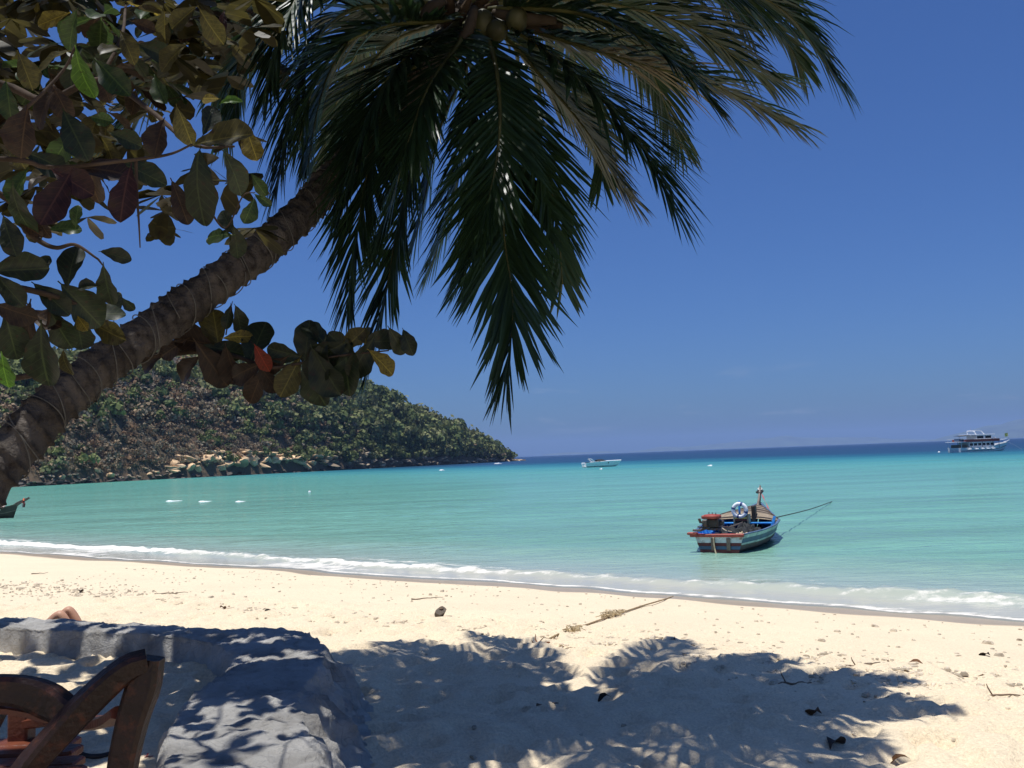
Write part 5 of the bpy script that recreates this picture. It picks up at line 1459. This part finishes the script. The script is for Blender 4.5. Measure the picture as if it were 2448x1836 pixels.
for x in (3.4,):
    for sd in (1, -1): MB().tube([(x, sd * 1.9, 2.45), (x, sd * 1.9, 4.0)], .05, 6).build('roof_post', P_WH, tb_)
MB().grid([[Vector((x, y, 4.0 - .12 * (3.3 - x) + .05 * math.sin(y))) for y in np.linspace(-1.9, 1.9, 7)] for x in np.linspace(1.4, 3.3, 5)]).build('awning', P_BLK, tb_)
for sd in (1, -1):
    MB().beam(spline([(5.3, sd * 1.3, 4.1), (5.1, sd * 1.25, 4.7), (5.3, sd * 1.2, 5.0), (6.8, sd * 1.2, 4.98), (7.3, sd * 1.25, 4.6), (7.7, sd * 1.3, 4.1)], 18), .1, .2, (0, 0, 1), .3).build('radar_arch', P_WH, tb_)
MB().tube([(5.1, 0, 5.0), (5.05, 0, 5.7)], .03, 5).build('antenna', P_STEEL, tb_)
MB().beam([(5.1, -1.2, 5.0), (5.1, 1.2, 5.0)], .2, .08).build('arch_bar', P_WH, tb_)
for k in range(9):
    MB().box((4.2 + k * .55, -2.0, 2.75), (.32, .4, .55), bev=.05).build('deck_seat', P_WH, tb_)
MB().box((10.3, -1.6, 2.9), (.5, .5, .8), bev=.05).build('locker', P_WH, tb_)
MB().box((1.4, 0, 1.3), (1.9, 3.2, .9), bev=.05).build('stern_gear', P_GREYW, tb_)
MB().box((2.4, 1.0, 2.85), (1.6, 1.6, .7), bev=.1).build('deck_cargo', P_NAVY, tb_)
for sd in (1, -1): MB().tube([(11.6, sd * 1.4, 2.5), (13.6, sd * .8, 2.7), (15.3, 0, 2.8)], .035, 6).build('bow_rail', P_WH, tb_)
MB().beam([(14.2, 0, 2.0), (16.0, 0, 2.45)], .3, .14).build('bowsprit', P_WH, tb_)
MB().tube([(15.7, 0, 2.4), (15.7, 0, 4.3)], .03, 6).build('flag_pole', P_STEEL, tb_)
MB().grid([[Vector((15.7 - .95 * s, .10 * math.sin(s * 6), 4.25 - .85 * w - .1 * s)) for w in (0, .5, 1)] for s in np.linspace(0, 1, 7)]).build('bow_flag', P_YEL, tb_)
MB().tube([(15.2, 0, 2.2), (17.2, -.6, 1.0), (18.8, -1.2, -.2)], .03, 5).build('anchor_line', P_STEEL, tb_)
# mooring buoys
for u, v, lab in ((2245, 1082, 'round white mooring buoy floating off the tour boat stern'), (740, 1177, 'small white float on the shallow water below the headland')):
    p = on_z(u, v, 0); r = .3 if u > 2000 else .16
    o = empty('mooring_buoy', p); tag(o, lab, 'buoy')
    MB().lathe([(.02, -r * .6), (r * .75, -r * .45), (r, .1 * r), (r * .8, .7 * r), (r * .3, r), (.02, r * 1.02)], 14).build('float', P_WH, o, True)
    MB().lathe([(r * .12, r), (r * .12, r * 1.3), (.02, r * 1.32)], 8).build('eye', P_BUOYO, o)
# little breaking crests on the bay
CRES = mat('foam_crest', (.80, .82, .80), .7, .08, 3, .02, 8)
for (u, v, w) in ((410, 1199, 40), (485, 1200, 30), (570, 1200, 22), (1055, 1125, 14), (1700, 1114, 12), (1438, 1122, 8), (1190, 1109, 20)):
    p = on_z(u, v, 0); wd = w / F_PX * p.y; rows = []
    for s in np.linspace(-1, 1, 13):
        e = (1 - s * s) * (1 + .4 * float(vnoise(s * 4, u, 0, 2)))
        rows.append([Vector((p.x + s * wd / 2, p.y + .04 * p.y * .2 * s * s + t * .5, max(.0, .02 + h * e * p.y / 60))) for t, h in ((-.5, -.02), (-.25, .05), (0, .065), (.5, -.02))])
    tag(MB().grid(rows).build('whitecap', CRES, None, True), 'small white breaking crest out on the turquoise bay', 'wave', 'whitecaps on the bay', 'stuff')
# ================================================================== on the sand
DRYL = [leaf_mat('dry_leaf_brown', (.20, .10, .045), (.12, .06, .03), .2, .7, .15, .3, 14), leaf_mat('dry_leaf_dark', (.05, .035, .025), (.03, .022, .017), .15, .7, .15, .3, 14)]
STICK = mat('driftwood', (.15, .105, .07), .9, .35, 9, .004, 50)
def mk_dry(seed, m):
    me = leaf_mesh(seed, m, 9); 
    for v in me.vertices: v.co.z += .35 * v.co.x ** 2 * 2 + .12 * math.sin(v.co.y * 4)
    return me
DL = [mk_dry(k, DRYL[k % 2]) for k in range(6)]
for k, (u, v, L, rz, lab) in enumerate([(1965, 1716, .20, .2, 'curled brown leaf on the bright sand patch in the palm shade'), (1985, 1800, .17, -.8, 'dark dead leaf lying flat near the sand by the palm shade edge'), (2175, 1822, .13, 1.2, 'dark crumpled leaf on sunlit sand'), (2368, 1573, .16, .1, 'brown leaf alone on the smooth sand by the water'), (2378, 1625, .18, .6, 'tangle of dark leaf litter on the wrack line'),
        (1615, 1536, .14, .4, 'brown leaf beside the tip of the palm shadow'), (534, 1458, .16, .3, 'dark leaf on the sand behind the concrete wall'), (648, 1462, .14, 2.1, 'small brown leaf on the pebbly line behind the wall'), (769, 1478, .12, 1.0, 'reddish leaf on the pebbly sand'), (190, 1419, .16, .3, 'dark leaf on the sand towards the left boat'), (2210, 1595, .13, .7, 'curled leaf on the wrack line'), (1460, 1674, .10, 2, 'small dark leaf in the palm shade'), (2350, 1660, .13, -.5, 'thin curled leaf above the wrack line')]):
    p = on_ground(u, v)
    o = link('fallen_leaf', DL[k % 6]); o.location = p + Vector((0, 0, .02)); o.rotation_euler = (RNG.uniform(-.25, .25), RNG.uniform(-.3, .3), rz); o.scale = (L, L, L)
    tag(o, lab, 'leaf')
for k, (u, v, L, rz, lab) in enumerate([(1900, 1641, .26, .05, 'forked dry stick at the edge of the palm shadow'), (2064, 1595, .35, .4, 'bent dark stick on the pebbly line right of the palm shadow'), (1022, 1433, .5, .25, 'straight dark stick on the smooth sand below the surf'), (2400, 1670, .35, 0, 'thin twig on the sand far along the wrack line'), (95, 1373, .3, .2, 'thin twig on smooth sand near the surf'), (410, 1421, .5, .1, 'long thin twig on the pebbly line'), (2140, 1675, .2, .5, 'short dark twig on open sand'), (1055, 1538, .22, .1, 'twig lying by the wall corner shadow'), (1310, 1690, .16, .4, 'short stick in the palm shade')]):
    p = on_ground(u, v)
    b = MB(); n = 9
    pts = [Vector(((i / (n - 1) - .5) * L, .02 * math.sin(i * 1.3 + k), .012 + .012 * abs(math.sin(i * .9 + k)))) for i in range(n)]
    b.tube(pts, [.008 * (1.3 - i / n) for i in range(n)], 6)
    if k in (0, 1, 3): b.tube([pts[2], pts[2] + Vector((-.02, .02, .05)), pts[2] + Vector((-.03, .02, .08))], [.006, .005, .003], 5)
    o = b.build('stick', STICK, None, True); o.location = p; o.rotation_euler = (0, 0, rz)
    tag(o, lab, 'stick')
# grey coconut half in the sand
p = on_ground(1052, 1482); r = .105
co = empty('old_coconut', p + Vector((0, 0, r * .55))); tag(co, 'grey weathered coconut sitting on the smooth sand', 'coconut')
cm = rock_mesh('husk', mat('grey_husk', (.20, .165, .125), .9, .4, 14, .01, 60, .1, dirt=(.07, .05, .035)), 41, 3, .12)
o = link('husk', cm, co); o.scale = (r * .95, r * .9, r * 1.15); o.rotation_euler = (.3, .4, .2)
MB().lathe([(.02, 0), (.03, .01), (.012, .03)], 8, (0.02, 0, r * .62)).build('stalk_scar', STICK, co)
# coral rubble along the wrack line: uncountable bits
CORAL = mat('coral_bits', (.58, .49, .36), .9, .3, 3, 0, 1, .15, dirt=(.22, .17, .11))
line = [(-60, 1395), (150, 1412), (330, 1428), (520, 1445), (700, 1462), (900, 1482), (1100, 1500), (1300, 1518), (1500, 1532), (1700, 1560), (1900, 1585), (2100, 1605), (2300, 1625), (2500, 1648)]
lp = [on_ground(u, v) for u, v in line]
sp_ = spline([p[:] for p in lp], 200)
V = []; F = []
base8 = [(-1, -1, -.6), (1, -1, -.5), (1, 1, -.6), (-1, 1, -.5), (-.7, -.6, .6), (.6, -.7, .7), (.7, .6, .5), (-.6, .7, .6)]
f8 = [(3, 2, 1, 0), (4, 5, 6, 7), (0, 1, 5, 4), (1, 2, 6, 5), (2, 3, 7, 6), (3, 0, 4, 7)]
bits = []
for q in range(5200):
    c = sp_[RNG.randrange(200)]
    if q < 4000: x, y = c[0] + RNG.gauss(0, .35), c[1] + RNG.gauss(0, .42) - .1
    else: x, y = RNG.uniform(-9, 9), RNG.uniform(5, 21)
    bits.append((x, y, RNG.uniform(.004, .016) * (1.9 if RNG.random() < .05 else 1)))
bx_ = np.array(bits); bz = ground(bx_[:, 0], bx_[:, 1]); bd = inland(bx_[:, 0], bx_[:, 1]); bi = inside(bx_[:, 0], bx_[:, 1])
for (x, y, s), z, d, ii in zip(bits, bz, bd, bi):
    if d < 2.2 or ii: continue
    a = RNG.uniform(0, 6.28); ca, sa2 = math.cos(a), math.sin(a); b0 = len(V); sx = s * RNG.uniform(.7, 2.2)
    for (i, j, k) in base8:
        i2, j2 = i * sx, j * s
        V.append((x + i2 * ca - j2 * sa2, y + i2 * sa2 + j2 * ca, z + (k + .75) * s * .8))
    F += [tuple(b0 + t for t in f) for f in f8]
tag(link('coral_rubble', raw_mesh('coral_rubble', V, F, CORAL)), 'broken coral and shell bits strewn along the wrack line', 'rubble', kind='stuff')
# rope on the sand with tangled weed and a rusty grapnel
ROPE = mat('beach_rope', (.36, .26, .15), .95, .4, 30, .004, 90, .1, dirt=(.12, .085, .05))
rp = [on_ground(u, v) + Vector((0, 0, .018)) for u, v in ((1292, 1545), (1335, 1522), (1385, 1504), (1440, 1484), (1490, 1467), (1540, 1450), (1590, 1435), (1628, 1421))]
tag(MB().tube(spline([p[:] for p in rp], 60), .011, 7).build('beach_rope', ROPE, None, True), 'tan rope stretched over the sand down to the surf', 'rope')
def tangle(u, v, n, sx, lab):
    c = on_ground(u, v); b = MB(); d0 = (rp[4] - rp[2]).normalized()
    for q in range(n):
        t = RNG.uniform(-sx, sx); p0 = c + d0 * t + Vector((RNG.uniform(-.05, .05), RNG.uniform(-.05, .05), .015))
        d = Vector((RNG.uniform(-1, 1), RNG.uniform(-1, 1), RNG.uniform(0, .8))).normalized(); L = RNG.uniform(.03, .10)
        b.tube([p0, p0 + d * L * .5 + Vector((0, 0, .02)), p0 + d * L + Vector((RNG.uniform(-.04, .04), RNG.uniform(-.04, .04), -.01))], .005, 4)
    o = b.build('weed_tangle', mat('weed_fibre' + str(u), (.46, .36, .21), .95, .4, 12), None); tag(o, lab, 'weed')
tangle(1465, 1474, 130, .36, 'large fibrous tangle of dry weed caught on the rope')
tangle(1372, 1512, 50, .14, 'small fibrous tangle of dry weed on the rope end')
c = on_ground(1288, 1546); g = empty('grapnel', c); g.scale = (.55, .55, .55); tag(g, 'rusty grapnel anchor at the end of the rope on the sand', 'anchor')
RUST = mat('rust', (.26, .095, .04), .85, .4, 18, .003, 60)
MB().tube([(0, 0, .02), (.12, .05, .05), (.2, .08, .04)], .014, 7).build('shank', RUST, g)
for k in range(4):
    a = k * 1.6 + .3; d = Vector((-.05 + .1 * math.cos(a), .1 * math.sin(a), .06 + .05 * math.sin(a)))
    MB().tube([(0, 0, .03), Vector((0, 0, .03)) + d * .7, Vector((.05, 0, .06)) + d * 1.2], [.012, .011, .005], 6).build('fluke', RUST, g)

# ---- sunbather lying behind the wall, knees up
def skin_mesh(name, nodes, edges, m, sub=2):
    me = bpy.data.meshes.new(name); me.from_pydata([n[:3] for n in nodes], edges, [])
    o = bpy.data.objects.new(name, me); COL.objects.link(o)
    o.modifiers.new('s', 'SKIN'); sv = me.skin_vertices[0].data
    for k, n in enumerate(nodes):
        r = n[3]; sv[k].radius = r if isinstance(r, tuple) else (r, r); sv[k].use_root = (k == 0)
    sm = o.modifiers.new('d', 'SUBSURF'); sm.levels = sub; sm.render_levels = sub
    bpy.context.view_layer.update()
    ev = o.evaluated_get(bpy.context.evaluated_depsgraph_get())
    out = bpy.data.meshes.new_from_object(ev); bpy.data.objects.remove(o)
    out.materials.clear(); out.materials.append(m)
    out.polygons.foreach_set('use_smooth', np.ones(len(out.polygons), dtype=bool))
    return out
SKIN = mat('sunlit_skin', (.50, .27, .17), .5, .08, 5, .001, 60, .35)
HAIR = mat('dark_hair', (.03, .018, .012), .6, .3, 20)
SUIT = mat('navy_swimsuit', (.03, .05, .12), .7, .2, 12)
TOWEL = mat('towel_cloth', (.50, .48, .42), .95, .15, 6, .003, 120)
K1 = at(150, 1452, 8.2); K2 = at(126, 1455, 8.5)
gz_ = gz(K1.x - .3, K1.y)
kh = K1.z - gz_ - .045
pe = empty('person', (K1.x, (K1.y + K2.y) / 2, gz_))
tag(pe, 'person sunbathing on their back behind the wall, bare knees raised', 'person')
dy = (K2.y - K1.y) / 2
kh = max(kh, .30)
hx = -math.sqrt(max(.05, .46 ** 2 - (kh - .12) ** 2)); fx = math.sqrt(max(.02, .44 ** 2 - (kh - .03) ** 2))
fx = min(fx, .26)
N = [(hx - .05, 0, .12, (.11, .16)),                                   # pelvis root
     (hx - .25, 0, .115, (.095, .13)), (hx - .45, 0, .125, (.105, .15)), (hx - .56, 0, .12, (.075, .12)), (hx - .64, 0, .12, .05), (hx - .69, 0, .13, .052),
     (hx + .02, -.09, .12, .095), (hx / 2, -dy * .9, kh * .55 + .05, .076), (-.02, -dy, kh, .050), (fx * .45, -dy, kh * .62, .050), (fx * .85, -dy, .13, .033), (fx, -dy, .05, .036), (fx + .11, -dy - .02, .035, .03), (fx + .19, -dy - .02, .028, .02),
     (hx + .02, .09, .12, .095), (hx / 2 - .03, dy * .9, kh * .55 + .05, .076), (-.09, dy, kh - .01, .050), (fx * .45 - .07, dy, kh * .62, .050), (fx * .85 - .06, dy, .13, .033), (fx - .06, dy, .05, .036), (fx + .05, dy + .02, .035, .03), (fx + .13, dy + .02, .028, .02),
     (hx - .53, -.17, .11, .052), (hx - .36, -.25, .07, .042), (hx - .14, -.28, .055, .034), (hx - .06, -.28, .05, (.018, .034)), (hx - .0, -.28, .045, (.014, .034)),
     (hx - .53, .17, .11, .052), (hx - .36, .25, .07, .042), (hx - .14, .28, .055, .034), (hx - .06, .28, .05, (.018, .034)), (hx - .0, .28, .045, (.014, .034)),
     (hx - .76, 0, .15, (.085, .072)), (hx - .85, 0, .145, (.10, .078)), (hx - .92, 0, .14, (.07, .06))]
E = [(0, 1), (1, 2), (2, 3), (3, 4), (4, 5), (0, 6), (6, 7), (7, 8), (8, 9), (9, 10), (10, 11), (11, 12), (12, 13), (0, 14), (14, 15), (15, 16), (16, 17), (17, 18), (18, 19), (19, 20), (20, 21), (3, 22), (22, 23), (23, 24), (24, 25), (25, 26), (3, 27), (27, 28), (28, 29), (29, 30), (30, 31), (5, 32), (32, 33), (33, 34)]
for sd, hub in ((-1, 26), (1, 31)):                                   # fingers
    hx0 = hx - .0
    for q, (oy, L) in enumerate(((-.024, .062), (-.008, .072), (.009, .068), (.025, .055))):
        a = len(N); N += [(hx0 + .02, sd * .28 + oy, .045, .009), (hx0 + .02 + L * .5, sd * .28 + oy * 1.2, .05, .008), (hx0 + .02 + L, sd * .28 + oy * 1.3, .035, .007)]; E += [(hub, a), (a, a + 1), (a + 1, a + 2)]
    a = len(N); N += [(hx0 - .03, sd * .28 - sd * .05, .05, .011), (hx0 + .01, sd * .28 - sd * .07, .05, .009)]; E += [(hub - 1, a), (a, a + 1)]
link('body', skin_mesh('body', N, E, SKIN), pe)
b = MB()
for t in range(9):
    pass
hb_ = []
for i in range(9):
    a = i / 8 * math.pi
    hb_.append([Vector((hx - .83 - .13 * math.sin(a) * (.75 + .25 * abs(math.cos(th))), .10 * math.cos(a), .135 + .11 * math.sin(a) * math.sin(th) - .02)) for th in np.linspace(-1.3, 1.0, 8)])
MB().grid(hb_).build('hair', HAIR, pe, True)
for cx, cy, cz, r in ((hx - .77, .03, .235, .011), (hx - .77, -.03, .235, .011)): MB().lathe([(.001, -.006), (r, 0), (.001, .006)], 8, (cx, cy, cz)).build('eye', HAIR, pe)
MB().lathe([(.016, -.01), (.012, .02), (.003, .03)], 8, (hx - .735, 0, .23)).build('nose', SKIN, pe)
MB().box((hx - .70, 0, .222), (.014, .045, .008), bev=.003).build('mouth', mat('lips', (.35, .10, .08), .5, .1, 5), pe)
rows = [[Vector((x, w * math.cos(a), .12 + h * math.sin(a))) for a in np.linspace(0, 2 * math.pi, 20)[:-1]] for x, w, h in ((hx + .04, .13, .10), (hx - .04, .172, .122), (hx - .12, .165, .115), (hx - .15, .155, .112))]
MB().grid(rows, True).build('swim_bottoms', SUIT, pe, True)
rows = [[Vector((x, w * math.cos(a), .12 + h * math.sin(a))) for a in np.linspace(0, 2 * math.pi, 20)[:-1]] for x, w, h in ((hx - .38, .15, .112), (hx - .44, .165, .122), (hx - .50, .16, .118))]
MB().grid(rows, True).build('swim_top', SUIT, pe, True)
rows = []
tx0 = pe.location.x
for x in np.linspace(hx - 1.05, fx + .35, 16):
    rows.append([Vector((tx0 + x, pe.location.y + y, gz(tx0 + x, pe.location.y + y) + .012)) for y in np.linspace(-.42, .42, 8)])
tw = MB().grid(rows); 
tag(tw.build('beach_towel', TOWEL, None, True), 'pale beach towel under the sunbather behind the wall', 'towel')
pe.location.z = max(gz(tx0 + hx, pe.location.y), gz_) + .005
